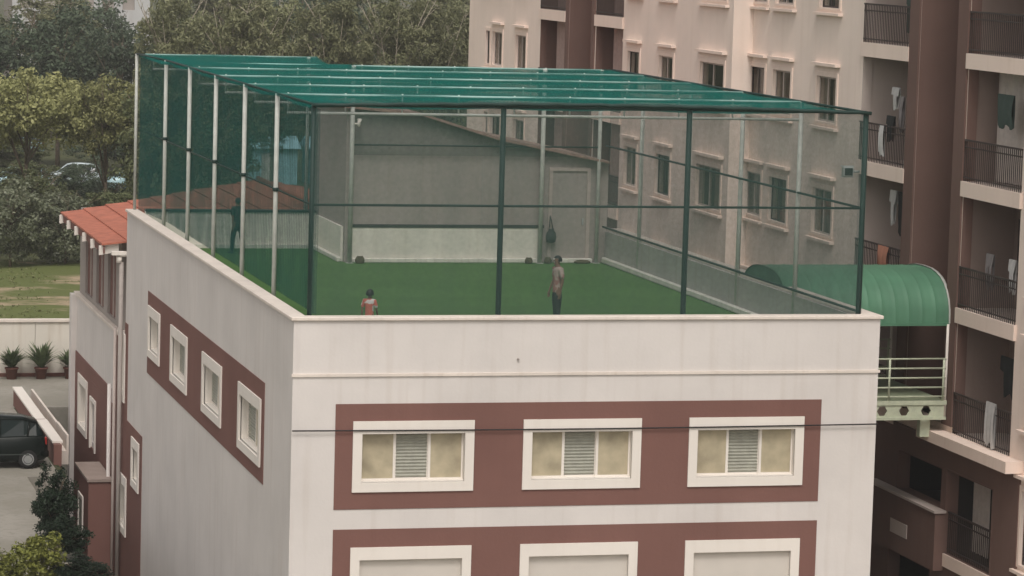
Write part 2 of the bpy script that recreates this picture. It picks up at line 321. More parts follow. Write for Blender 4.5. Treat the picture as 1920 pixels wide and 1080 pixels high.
# projecting slab line
mb = MB(FRONT()); mb.box(-0.03, W + 0.03, 0.035, -0.002, -1.265, -1.205); mb.build('slab_line', 'coping', bld)
def window3(T, h, name='window', filled=False, narrow=False):
    """surround (proud trim) with sliding sashes behind; h = outer rectangle"""
    u0, u1, z0, z1 = h
    tw, tt, tb = (0.2, 0.27, 0.2)
    mb = MB(T)
    iu0, iu1, iz0, iz1 = u0 + tw, u1 - tw, z0 + tb, z1 - tt
    mb.holed(u0, u1, z0, z1, 0.05, -0.02, [(iu0, iu1, iz0, iz1)])
    mb.holed(iu0 - .002, iu1 + .002, iz0 - .002, iz1 + .002, -0.02, -0.25, [(iu0 + .005, iu1 - .005, iz0 + .03, iz1 - .01)])   # reveal lining and sill
    w = mb.build(name, 'white_trim', bld)
    if filled:
        mb = MB(T); mb.box(iu0, iu1, -0.06, -0.12, iz0, iz1); mb.build('blank_panel', 'panel', w)
        return w
    n = 2 if narrow else 3
    pw = (iu1 - iu0) / n; fr = 0.035
    for k in range(n):
        a, b = iu0 + k * pw, iu0 + (k + 1) * pw; dep = -0.13 if k % 2 == 0 else -0.17
        mb = MB(T); mb.holed(a - (.02 if k else 0), b + (.02 if k < n - 1 else 0), iz0 + .03, iz1, dep, dep - .035, [(a + fr, b - fr, iz0 + .03 + fr, iz1 - fr)]); mb.build('sash', 'white_trim', w)
        if k == 1:
            mb = MB(T); m = 13
            for q in range(m):
                zz = iz0 + .07 + (iz1 - iz0 - .12) * q / m; hh = (iz1 - iz0 - .12) / m
                mb.face(((a + fr, dep - .03, zz), (b - fr, dep - .03, zz), (b - fr, dep - .012, zz + hh * 0.55), (a + fr, dep - .012, zz + hh * 0.55)))
                mb.face(((a + fr, dep - .012, zz + hh * 0.55), (b - fr, dep - .012, zz + hh * 0.55), (b - fr, dep - .03, zz + hh), (a + fr, dep - .03, zz + hh)))
            o = mb.build('louvre_blind', 'louvre', w, fix=False)
        else:
            mb = MB(T); mb.box(a + fr, b - fr, dep - .012, dep - .02, iz0 + .03 + fr, iz1 - fr); mb.build('pane', 'frosted', w)
    return w
for h in front_holes[:3]: window3(FRONT(), h)
for h in front_holes[3:]: window3(FRONT(), h, filled=True)
# left wall
lw = [(18.7, 20.85, -3.62, -2.22), (14.0, 16.75, -3.71, -2.24), (8.75, 11.6, -3.73, -2.26), (3.5, 6.4, -3.78, -2.26)]
rear_w = [(25.35, 26.7, -5.6, -3.62), (22.25, 23.75, -7.7, -6.3), (24.7, 26.6, -9.4, -7.7), (33.8, 36.1, -8.0, -6.2), (31.7, 33.0, -8.12, -6.5)]
lh = [(h[0] + .2, h[1] - .2, h[2] + .2, h[3] - .2) for h in lw + rear_w]
mb = MB(LEFT()); mb.holed(TH, LB, PIT, -0.07, 0, -TH, lh); mb.build('side_wall', 'cream', bld)
mb = MB(LEFT(0.02)); mb.holed(LB, LA, PIT, -3.85, 0, -TH, lh); mb.build('rear_side_wall', 'cream', bld)
mb = MB(LEFT()); mb.holed(3.18, 21.07, BB, BT, 0.014, -0.002, [inset(h, .03) for h in lw]); mb.build('colour_band', 'maroon', bld)
mb = MB(LEFT()); mb.holed(24.9, LB, -6.02, -3.27, 0.014, -0.002, [inset(h, .03) for h in rear_w]); mb.build('colour_band', 'maroon', bld)
mb = MB(LEFT(0.02)); mb.holed(LB, 27.8, -6.02, -3.86, 0.034, -0.002, [inset(h, .03) for h in rear_w]); mb.build('colour_band', 'maroon', bld)
mb = MB(LEFT()); mb.holed(21.8, LB, PIT + .1, -6.02, 0.014, -0.002, [inset(h, .03) for h in rear_w]); mb.build('colour_band', 'maroon', bld)
mb = MB(LEFT(0.02)); mb.holed(LB, 37.05, PIT + .1, -6.025, 0.034, -0.002, [inset(h, .03) for h in rear_w]); mb.build('colour_band', 'maroon', bld)
mb = MB(LEFT(0.02)); mb.holed(28.4, 37.05, -6.02, -5.62, 0.034, -0.002, [inset(h, .03) for h in rear_w]); mb.build('colour_band', 'maroon', bld)
for h in lw + rear_w[:4]: window3(LEFT(), h, narrow=True)
h = rear_w[4]; mb = MB(LEFT()); mb.holed(h[0], h[1], h[2], h[3], .06, -.1, [(h[0] + .12, h[1] - .12, h[2], h[3] - .12)]); d = mb.build('door', 'white_trim', bld)
mb = MB(LEFT()); mb.box(h[0] + .12, h[1] - .12, -.06, -.12, h[2], h[3] - .12); mb.build('door_leaf', 'dark_iron', d)
# right and back walls, roof deck slab, corner pillar
mb = MB(); mb.box(W - TH, W, TH, LB, PIT, -0.07); mb.build('right_wall', 'cream', bld)
mb = MB(); mb.box(0.3, W - .01, LA - .3, LA, PIT, -3.86); mb.build('rear_wall', 'cream', bld)
mb = MB(); mb.box(5.3, W - .3, LB - .3, LB, PIT, -0.9); mb.build('rear_wall', 'cream', bld)
mb = MB(); mb.box(TH, W - TH, 0.28, LB - .3, -1.25, -0.974); mb.build('roof_slab', 'deck_grey', bld)
mb = MB(); mb.box(0.3, W, LB, LA - .3, -4.2, -3.95); mb.build('terrace_slab', 'deck_grey', bld)
mb = MB(); mb.box(-0.16, 0.02, LA - .45, LA + .05, PIT, -3.80); mb.build('corner_pillar', 'cream', bld)
# coping
mb = MB()
mb.box(-0.06, W + 0.06, -0.06, 0.30, -0.075, 0.0); mb.build('coping', 'coping', bld, bevel=.012)
mb = MB(); mb.box(-0.06, 0.30, 0.301, LB, -0.075, 0.0); mb.build('coping', 'coping', bld, bevel=.012)
mb = MB(); mb.box(W - 0.32, W + 0.06, 0.301, 20.2, -0.075, 0.0); mb.build('coping', 'coping', bld, bevel=.012)
mb = MB(); mb.box(-0.03, 0.32, LB + .02, LA + .05, -3.845, -3.74); mb.build('terrace_coping', 'coping', bld, bevel=.01)
# porch at the back of the side wall
mb = MB(); mb.box(-0.75, -0.02, 27.45, 30.5, PIT, -8.25); mb.build('porch', 'maroon', bld)
mb = MB(); mb.box(-0.79, -0.04, 27.40, 30.55, -8.25, -8.17); mb.build('porch_slab', 'porch_top', bld)
mb = MB(LEFT(-0.75)); mb.holed(28.6, 29.7, -10.2, -8.9, .04, -.01, [(28.72, 29.58, -10.08, -9.02)]); w = mb.build('window', 'white_trim', bld)
mb = MB(LEFT(-0.75)); mb.box(28.72, 29.58, .012, .002, -10.08, -9.02); mb.build('pane', 'louvre', w)
mb = MB(); mb.tube([(4.88, -.05, -.92), (4.88, .05, -.90)], .022, 8); mb.build('weep_pipe', 'deck_grey', bld)
# down pipes
for (y, x, za, zb, r, mt) in ((25.62, -0.13, -1.55, PIT, .065, 'deck_grey'), (26.9, -0.11, -3.6, PIT, .045, 'apt_inner'), (27.9, -0.12, -5.4, PIT, .06, 'cream')):
    mb = MB(); mb.tube([(x, y, za), (x, y, (za + zb) / 2), (x, y, zb)], r, 10); mb.build('drain_pipe', mt, bld)
mb = MB(); mb.tube([(0.25, 25.62, -1.30), (-0.13, 25.62, -1.32), (-0.2, 25.62, -1.4), (-0.2, 25.62, -1.56)], .085, 10); mb.box(-.42, -.02, 25.5, 25.75, -1.34, -1.24); mb.build('pipe_hopper', 'white_trim', bld)
# rear upper room under the tiled roof
mb = MB(LEFT(0.12)); mb.holed(27.6, 37.0, -3.9, -1.12, 0, -.2, [(28.6, 30.4, -3.6, -1.7), (31.3, 33.1, -3.6, -1.7), (34.0, 35.8, -3.6, -1.7)]); room = mb.build('upper_room_wall', 'deck_grey', bld)
for y in (28.6, 31.3, 34.0):
    mb = MB(LEFT(0.12)); mb.box(y, y + 1.8, -.08, -.12, -3.6, -1.7); mb.build('shutter', 'maroon', room)
    mb = MB(LEFT(0.12)); mb.box(y + .86, y + .94, -.04, -.079, -3.6, -1.7); mb.build('shutter_stile', 'apt_inner', room)
mb = MB(); mb.box(.12, 11.5, 27.4, 27.59, -3.9, -1.0); mb.build('upper_room_end_wall', 'deck_grey', bld)
mb = MB(); mb.box(.12, 11.5, 37.0, 37.2, -3.9, -1.0); mb.build('upper_room_end_wall', 'deck_grey', bld)
# tiled roof: overlapping courses parallel to the eave
EX, EZ, RX, RZ = -0.66, -1.10, 5.7, 0.02
rf = None; nc = 9
for side in (0, 1):
    for k in range(nc):
        a, b = k / nc, (k + 1) / nc
        if side == 0: xa, xb = EX + (RX - EX) * a, EX + (RX - EX) * b + .06
        else: xa, xb = 12.06 + (RX - 12.06) * a, 12.06 + (RX - 12.06) * b - .06
        za, zb = EZ + (RZ - EZ) * a + .05, EZ + (RZ - EZ) * b + .012
        mb = MB(); Y0, Y1 = 25.92, 36.15; n = 22; top = []; bot = []
        # gently rolled sheet profile along the course
        rings = []
        for i in range(n * 2 + 1):
            y = Y0 + (Y1 - Y0) * i / (n * 2); dz = 0.018 if i % 2 else 0.0
            rings.append([(xa, y, za - .05), (xb, y, zb - .05), (xb, y, zb + dz), (xa, y, za + dz)])
        mb.rings(rings, True, True, False)
        if rf is None:
            rf = mb.build('tiled_roof', 'tile_red', bld); rf['label'] = 'red tiled roof over the rear upper room'
        else: mb.build('tile_course', 'tile_red', rf)
mb = MB(); mb.tube([(RX, 25.9, RZ + .04), (RX, 36.2, RZ + .04)], .09, 8); mb.build('ridge_cap', 'tile_red', rf)
for k in range(6):
    y = 26.1 + 1.95 * k
    mb = MB(); rings = []
    for x in (EX - .06, EX + .5):
        zc = EZ + (RZ - EZ) * (x - EX) / (RX - EX) - .02; rings.append([(x, y - .07, zc - .26), (x, y + .07, zc - .26), (x, y + .07, zc), (x, y - .07, zc)])
    mb.rings(rings, True, True, False); mb.build('rafter_end', 'white_trim', rf)
mb = MB(); mb.box(EX + .05, EX + .09, 25.95, 36.1, EZ - .24, EZ - .02); mb.build('fascia', 'maroon', rf)

# ---- rooftop: turf, inner walls, stair house
mb = MB()
mb.face(((.27, .27, -.968), (W - .27, .27, -.968), (W - .27, 20.2, -.968), (.27, 20.2, -.968))); mb.face(((.27, 20.2, -.968), (5.25, 20.2, -.968), (5.25, 24.0, -.968), (.27, 24.0, -.968)))
tag(mb.build('sports_turf', 'turf', fix=False), kind='structure')
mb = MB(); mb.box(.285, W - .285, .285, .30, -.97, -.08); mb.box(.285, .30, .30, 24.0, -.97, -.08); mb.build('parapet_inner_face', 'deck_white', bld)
mb = MB(); mb.box(W - .40, W - .285, .301, 20.2, -.97, -.08); mb.build('parapet_inner_face', 'deck_white_shaded', bld)
mb = MB(); mb.box(W - .52, W - .401, .31, 20.1, -.966, -.80); mb.build('skirting', 'skirting', bld, bevel=.03)
mb = MB(); mb.box(.31, 5.2, 24.0, 24.2, -.97, .06); r = mb.build('rear_parapet', 'deck_white', bld); r['label'] = 'white rear parapet at the end of the turf'
mb = MB(); mb.box(.31, 5.2, 23.9, 24.0, -.966, -.86); mb.build('skirting', 'skirting', bld)
mb = MB(); mb.box(.31, 5.2, 23.96, 24.24, .06, .12); mb.build('parapet_rail', 'rail_dark', bld)
# stair house: front wall Y=20.2, side wall X=5.25
prof = [(5.25, 3.28), (7.3, 3.10), (9.5, 2.45), (12.75, 1.82)]
mb = MB(); fr, bk = [], []
poly = [(5.25, -.97), (12.75, -.97)] + prof[::-1]
mb.face([(x, 20.2, z) for x, z in poly]); mb.face([(x, 25.2, z) for x, z in reversed(poly)])
for i in range(len(poly)):
    (a, c), (b, d) = poly[i], poly[(i + 1) % len(poly)]; mb.face(((a, 20.2, c), (a, 25.2, c), (b, 25.2, d), (b, 20.2, d)))
sh = mb.build('stair_house', 'deck_grey', bld); sh['label'] = 'grey stair house with sloping roof line behind the pitch'
mb = MB(); mb.box(5.4, 10.85, 20.13, 20.199, -.966, .0); mb.build('white_dado', 'deck_white', sh)
mb = MB(); mb.box(5.18, 5.249, 20.4, 23.95, -.966, .0); mb.build('white_dado', 'deck_white', sh)
mb = MB(); mb.box(5.4, 10.85, 20.02, 20.129, -.966, -.84); mb.box(11.2, 12.3, 20.02, 20.199, -.966, -.84); mb.build('skirting', 'skirting', sh, bevel=.02)
mb = MB(); mb.box(5.06, 5.179, 20.3, 23.9, -.966, -.84); mb.build('skirting', 'skirting', sh, bevel=.02)
mb = MB(); mb.box(5.4, 10.9, 20.11, 20.198, .005, .085); mb.build('dado_rail', 'rail_dark', sh)
rings = []
for x, z in prof: rings.append([(x, 19.95, z + .0), (x, 25.5, z + .0), (x, 25.5, z + .07), (x, 19.95, z + .07)])
rings[0] = [(5.0, a[1], a[2] + .02) for a in rings[0]]
mb = MB(); mb.rings(rings, True, True, False); mb.build('stair_house_roof', 'fascia_pink', sh)
for x in (7.35, 9.1): mb = MB(); mb.box(x, x + .03, 20.19, 20.199, .1, 2.4); mb.build('wall_joint', 'deck_joint', sh)
mb = MB(FRONT(20.2)); mb.holed(11.02, 12.22, -.93, 1.70, .06, -.01, [(11.12, 12.12, -.93, 1.60)]); d = mb.build('door', 'apt_inner', sh)
mb = MB(FRONT(20.2)); mb.box(11.12, 12.12, .02, .001, -.92, 1.60); mb.build('door_leaf', 'deck_grey', d)
mb = MB(FRONT(20.2)); mb.box(12.0, 12.04, .06, .02, .1, .28); mb.build('door_handle', 'lamp_metal', d)

# ------------------------------------------------------------------ net cage
cage = thing('net_cage', (6.5, 11, -.968), 'green netted sports cage on white poles above the rooftop turf', 'net cage')
TOP = 4.44; ROW = [.38 + 4.16 * i for i in range(6)] + [25.2]; FL = -.966; XR = 12.72
def pole(x, y, top, r, mt):
    mb = MB(); mb.tube([(x, y, FL), (x, y, top)], r, 10)
    mb.box(x - .09, x + .09, y - .09, y + .09, FL, FL + .012); return mb.build('pole', mt, cage)
for i, y in enumerate(ROW):
    if i < 6: pole(.40, y, TOP, .052, 'green_pipe' if i == 0 else 'galv')
mb = MB(); mb.tube([(.17, 25.25, -.01), (.17, 25.25, TOP)], .045, 10); mb.build('pole', 'galv', cage)
for x in (4.51, 8.66, XR): pole(x, ROW[0], TOP, .06, 'green_pipe')
for y in ROW[1:5] + [20.0]: pole(XR if y < 19 else 12.4, y, TOP, .055, 'galv')
for x in (5.35, 10.75): pole(x, 19.95, TOP, .062, 'galv')
pole(5.1, 25.05, TOP, .055, 'galv')
def chord(p, q, r, name, mt='galv'):
    mb = MB(); mb.tube([p, q], r, 8); return mb.build(name, mt, cage)
for i, y in enumerate(ROW):
    xr = XR if i < 5 else (5.35 if i == 6 else 12.4); yy = y if i != 5 else 20.0
    if i == 0:
        chord((.40, y, TOP), (XR, y, TOP), .035, 'top_rail', 'green_pipe'); continue
    if i == 5: chord((.40, y, TOP - .06), (5.35, y, TOP - .06), .03, 'top_chord', 'galv_net_tint')
    xs_ = 5.35 if i == 5 else .40
    t = chord((xs_, yy, TOP - .015), (xr, yy, TOP - .015), .03, 'top_chord', 'galv_net_tint')
    b = chord((xs_ + (.22 if i != 5 else 0), yy, TOP - .42), (xr - .05, yy, TOP - .42), .032, 'bottom_chord')
    n = int((xr - xs_) / 1.3)
    for k in range(n):
        x = xs_ + .24 + 1.3 * k
        mb = MB(); mb.tube([(x, yy, TOP - .42), (x, yy, TOP + .03)], .02, 6); mb.build('strut', 'galv', cage)
chord((.40, ROW[0], TOP), (.40, 21.2, TOP), .03, 'side_rail', 'green_pipe'); chord((.40, 21.2, TOP), (.17, 25.25, TOP), .03, 'side_rail', 'green_pipe'); chord((XR, ROW[0], TOP), (XR, 20.0, TOP), .03, 'side_rail', 'green_pipe')
MID = 2.33
chord((.40, ROW[0], MID), (XR, ROW[0], MID), .026, 'mid_rail', 'green_pipe'); chord((.44, ROW[0], MID - .02), (.44, 25.1, MID - .1), .02, 'mid_rail', 'green_pipe')
chord((XR, ROW[0], MID), (12.6, 20.0, MID), .028, 'mid_rail', 'green_pipe'); chord((5.35, 20.0, MID - .05), (12.4, 20.0, MID - .05), .022, 'mid_rail', 'green_pipe')
chord((XR - .05, ROW[0], .06), (XR - .15, 20.0, .06), .03, 'base_rail', 'green_pipe')
for i in range(1, 6):
    mb = MB(); mb.tube([(.40, ROW[i], MID - .06), (.40, ROW[i], MID + .02)], .072, 10); mb.build('clamp', 'green_pipe', cage)
def sheet(P, nu, nv, name, mt, hang=0.0):
    """P(s,t) -> point; a cloth grid"""
    mb = MB(); idx = [[mb.vert(P(i / nu, j / nv)) for j in range(nv + 1)] for i in range(nu + 1)]
    for i in range(nu):
        for j in range(nv):
            mb.f.append((idx[i][j], idx[i + 1][j], idx[i + 1][j + 1], idx[i][j + 1])); mb.sm.add(len(mb.f) - 1)
    return mb.build(name, mt, cage, fix=False)
wv = lambda a, b, k: math.sin(a * 2.1 + k) * math.sin(b * 1.7 + k * 2) * .5 + math.sin(a * 5.3 + b * 3.1 + k) * .3
X0, X1, Y0 = .40, XR, ROW[0]
sheet(lambda s, t: (X0 + (X1 - X0) * s, Y0 - .075 + .03 * wv(12 * s, 5 * t, 1), .01 + (TOP + .0 + .08 * math.sin(math.pi * s)) * t), 60, 20, 'net', 'net_front')['label'] = 'front net panel'
sheet(lambda s, t: (X0 + .125 - .27 * max(0, s - .84) / .16 + .035 * math.sin(s * 24.7 / .20 * 2 * math.pi) + .012 * wv(24 * s, 5 * t, 2), Y0 + (25.05 - Y0) * s, .01 + (TOP - .1) * t), 980, 5, 'net', 'net_side')['label'] = 'dense green side net inside the row of poles'
sheet(lambda s, t: (XR + .08 + .02 * wv(24 * s, 5 * t, 3) - .12 * s, Y0 + (20.0 - Y0) * s, .01 + (TOP) * t), 80, 18, 'net', 'net_right')
sheet(lambda s, t: (.22 + (5.35 - .22) * s, 25.18 + .02 * wv(5 * s, 5 * t, 4), .1 + (TOP - .1) * t), 24, 14, 'net', 'net_right')
sheet(lambda s, t: (5.3, 20.0 + 5.1 * s, 3.2 + (TOP - 3.2) * t), 10, 6, 'net', 'net_right')
sheet(lambda s, t: (5.35 + 7.0 * s, 20.05 + .02 * wv(5 * s, 2 * t, 5), 2.0 + (TOP - 2.0) * t), 24, 10, 'net', 'net_right')
SEG = [.38, 4.54, 8.70, 12.86, 17.02, 20.03, 25.12]
def roofz(x, y):
    k = max(i for i in range(len(SEG) - 1) if i == 0 or y >= SEG[i]); f = min(1, max(0, (y - SEG[k]) / (SEG[k + 1] - SEG[k])))
    e = min(1.0, (x - X0) / 1.6, (X1 - x) / 1.6); e = max(e, 0)
    lift = .085 * math.sin(math.pi * (x - .36) / 12.44) * max(0, 1 - (y - .3) / 2.5)
    return TOP + lift - .02 - .12 * math.sin(math.pi * f) * (.35 + .65 * e) - .02 * math.sin(x * 1.9 + y) - .036 * math.sin(y / .17 * 2 * math.pi)
def roofpatch(xa, xb, ya, yb, nx, ny, nm):
    def P(s, t):
        x = xa + (xb - xa) * s; y = ya + (yb - ya) * t; return (x, y, roofz(x, y))
    return sheet(P, nx, ny, nm, 'net_roof')
r = roofpatch(.34, XR + .08, ROW[0] - .05, 20.05, 14, 940, 'roof_net'); r['label'] = 'sagging teal roof net'
roofpatch(.20, 5.35, 20.05, 25.25, 8, 240, 'roof_net')
mb = MB(); mb.tube([(.36 + 12.44 * i / 40, ROW[0] - .10, TOP - .01 + .085 * math.sin(i / 40 * math.pi) + .008 * math.sin(i * 2.3)) for i in range(41)], .042, 8); mb.build('net_border', 'green_pipe', cage)

# ------------------------------------------------------------------ apartment block (long facade facing -X)
apt = thing('apartment_block', (22, 25, G), 'long pink apartment block with brown shafts, windows and balconies behind the pitch', 'building')
XN, XF, XB, YS = 17.0, 16.4, 30.0, 20.85
FZ = [5.62 + 3.02 * k for k in range(-3, 3)]             # balcony floor levels
ROOFZ = FZ[-1] + .6
WROW = [6.42, 3.40, 0.42, -2.62]                          # sill levels
HT = 1.20
near_cols = [(13.72, 15.20), (17.28, 18.72), (19.46, 20.72)]
far_cols = [(21.25, 23.45), (26.08, 27.46), (29.55, 30.78), (43.2, 44.6), (46.55, 47.9), (48.35, 48.95)]
near_h = [(a, b, z, z + HT) for a, b in near_cols for z in WROW]
far_h = [(a, b, z, z + HT) for a, b in far_cols for z in WROW]
balN, balQ, balF1, balF2 = (8.68, 11.85), (1.55, 4.9), (31.4, 34.45), (38.1, 41.35)
def bal_holes(b): return [(b[0], b[1], z - .01, z + 2.66) for z in FZ[:-1]]
podium = [(5.36, 8.18, -5.33, -4.38), (2.3, 5.05, -6.36, -4.36), (5.9, 8.6, G, -6.95)]
mb = MB(LEFT(XN)); mb.holed(-4, YS, G, ROOFZ, 0, -.25, near_h + bal_holes(balN) + bal_holes(balQ) + [(5.56, 8.02, -3.3, ROOFZ), (-1.2, .75, -5.8, -4.1), (-1.2, .75, -2.6, -.9), (-1.2, .75, .42, 2.1), (-1.2, .75, 3.4, 5.1)] + [(a - .04, b + .04, c - .04, d + .04) for a, b, c, d in podium]); mb.build('facade', 'apt_cream', apt)
mb = MB(LEFT(XF)); mb.holed(YS, 51.6, G, ROOFZ, 0, -.25, far_h + bal_holes(balF1) + bal_holes(balF2) + [(34.9, 37.7, G + .3, ROOFZ)]); mb.build('far_facade', 'apt_cream', apt)
mb = MB(); mb.box(XF, XN, YS - .25, YS, G, ROOFZ); mb.build('return_wall', 'apt_cream', apt)
mb = MB(); mb.box(XF + .25, XB, 51.35, 51.6, G, ROOFZ); mb.build('end_wall', 'apt_cream', apt)
mb = MB(); mb.box(XN + .25, XB, -4, -3.75, G, ROOFZ); mb.build('end_wall', 'apt_cream', apt)
mb = MB(); mb.box(XB, XB + .25, -4, 51.6, G, ROOFZ); mb.build('rear_wall', 'apt_cream', apt)
mb = MB(); mb.box(XN - .2, XB + .4, -4.2, YS, ROOFZ, ROOFZ + .2); mb.build('roof', 'apt_trim', apt)
mb = MB(); mb.box(XF - .2, XB + .4, YS + .001, 51.8, ROOFZ, ROOFZ + .2); mb.build('roof', 'apt_trim', apt)
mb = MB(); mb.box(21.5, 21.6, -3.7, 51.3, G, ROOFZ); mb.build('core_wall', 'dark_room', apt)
# brown shafts recessed between brown piers
def shaft(X, y0, y1, pw, zb, dep):
    mb = MB(); mb.box(X + dep, X + dep + .12, y0 - .05, y1 + .05, zb, ROOFZ); mb.box(X + .002, X + dep - .001, y0 - .08, y0 + .006, zb, ROOFZ - .01); mb.box(X + .002, X + dep - .001, y1 - .006, y1 + .08, zb, ROOFZ - .01); s = mb.build('shaft', 'apt_brown', apt)
    for a, b in ((y0 - pw, y0), (y1, y1 + pw)):
        mb = MB(); mb.box(X - .05, X - .002, a, b, zb, ROOFZ - .02); mb.build('shaft_pier', 'apt_brown', s)
shaft(XN, 5.56, 8.02, .62, -3.3, 1.5)
shaft(XF, 34.9, 37.7, .34, G + .3, .8)
# podium cladding
mb = MB(LEFT(XN)); mb.holed(.85, YS - .5, G + .05, -3.72, .05, -.002, [(a - .04, b + .04, c - .04, d + .04) for a, b, c, d in podium]); mb.build('podium_cladding', 'apt_brown', apt)
for a, b, c, d in podium:
    mb = MB(LEFT(XN)); mb.holed(a - .038, b + .038, c - .038, d + .038, .058, -.27, [(a, b, c, d)]); mb.build('opening_lining', 'apt_brown', apt)
mb = MB(LEFT(XN)); mb.holed(.80, 6.2, -3.72, -3.45, .42, -.002, []); mb.build('podium_ledge', 'apt_trim', apt)
mb = MB(LEFT(XN)); mb.box(5.02, 9.6, .32, .052, -6.80, -5.40); mb.build('podium_parapet', 'apt_brown', apt)
mb = MB(LEFT(XN)); mb.box(4.98, 9.62, .36, .0525, -5.398, -5.34); mb.build('parapet_cap', 'apt_inner', apt)
mb = MB(LEFT(XN)); mb.box(6.75, 7.85, .335, .321, -6.36, -6.02); mb.build('faded_plaque', 'apt_inner', apt)
mb = MB(); mb.box(XN + 1.40, XN + 1.495, 5.62, 7.96, -2.72, -.55); mb.build('bridge_doorway_shade', 'dark_room', apt)  # near-black panel; shadow inside the bridge passage put into its colour
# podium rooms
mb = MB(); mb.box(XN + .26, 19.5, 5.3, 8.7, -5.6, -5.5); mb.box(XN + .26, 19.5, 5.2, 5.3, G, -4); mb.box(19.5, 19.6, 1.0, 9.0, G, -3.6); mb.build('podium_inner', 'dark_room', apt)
def curtain(T, u0, u1, z0, z1, n, folds, mat, parent, amp=.03):
    mb = MB(T); m = folds * 6; R = []
    for i in range(m + 1):
        u = u0 + (u1 - u0) * i / m; d = n + amp * math.sin(i / 6 * 2 * math.pi) + .3 * amp * math.sin(i * 1.3)
        R.append([(u, d, z0), (u, d - .004, z0 + (z1 - z0) * .5), (u, d, z1)])
    idx = [[mb.vert(p) for p in r] for r in R]
    for i in range(m):
        for j in range(2): mb.f.append((idx[i][j], idx[i + 1][j], idx[i + 1][j + 1], idx[i][j + 1])); mb.sm.add(len(mb.f) - 1)
    return mb.build('curtain', mat, parent, fix=False)
CUR = []
for i, c in enumerate([(.33, .22, .19), (.45, .37, .33), (.24, .16, .14), (.55, .49, .45), (.38, .28, .25)]):
    simple('curtain_%d' % i, c, rough=.9); CUR.append('curtain_%d' % i)
def apt_window(X, h, k, hood=True):
    T = LEFT(X); u0, u1, z0, z1 = h
    mb = MB(T); mb.holed(u0 - .12, u1 + .12, z0 - .06, z1 + .12, .03, -.002, [h]); w = mb.build('window', 'apt_trim', apt)
    mb = MB(T); mb.box(u0 - .24, u1 + .24, .13, -.001, z0 - .2, z0 - .13); mb.build('sill', 'apt_trim', w)
    if hood:
        mb = MB(T); mb.box(u0 - .2, u1 + .2, .15, -.001, z1 + .28, z1 + .36); mb.build('hood', 'apt_trim', w)
    mid = (u0 + u1) / 2
    for a, b, d in ((u0, mid + .03, -.035), (mid - .03, u1, -.065)):
        mb = MB(T); mb.holed(a, b, z0, z1, d, d - .03, [(a + .05, b - .05, z0 + .05, z1 - .05)]); f = mb.build('sash', 'dark_iron' if k % 3 == 0 else 'apt_inner', w)
        mb = MB(T); mb.box(a + .05, b - .05, d - .012, d - .018, z0 + .05, z1 - .05); mb.build('pane', 'glass_apt', w)
    if k % 5 != 3:
        f = rnd.uniform(.45, .92)
        curtain(T, u0 + .02, u0 + (u1 - u0) * f, z0, z1, -.20, max(2, int((u1 - u0) * f / .16)), CUR[k % 5], w)
        if k % 2: curtain(T, u1 - (u1 - u0) * .25, u1 - .02, z0, z1, -.21, 2, CUR[k % 5], w)
    return w
k = 0
for h in near_h: apt_window(XN, h, k); k += 1
for h in far_h: apt_window(XF, h, k, hood=h[1] - h[0] > .8); k += 1
for h in [(-1.2, .75, -5.8, -4.1), (-1.2, .75, -2.6, -.9), (-1.2, .75, .42, 2.1), (-1.2, .75, 3.4, 5.1)]: apt_window(XN, h, k); k += 1
def railing(T, u0, u1, z, n, parent, h=1.0, step=.11, mat='dark_iron'):
    mb = MB(T)
    mb.box(u0, u1, n + .025, n - .025, z + h - .04, z + h); mb.box(u0, u1, n + .015, n - .015, z + h - .2, z + h - .17); mb.box(u0, u1, n + .015, n - .015, z + .08, z + .11)
    m = int((u1 - u0) / step)
    for i in range(m + 1):
        u = u0 + .02 + (u1 - u0 - .04) * i / m; mb.box(u - .009, u + .009, n + .009, n - .009, z + .0, z + h - .04)
    o = mb.build('railing', mat, parent); o['kind'] = 'stuff'; return o
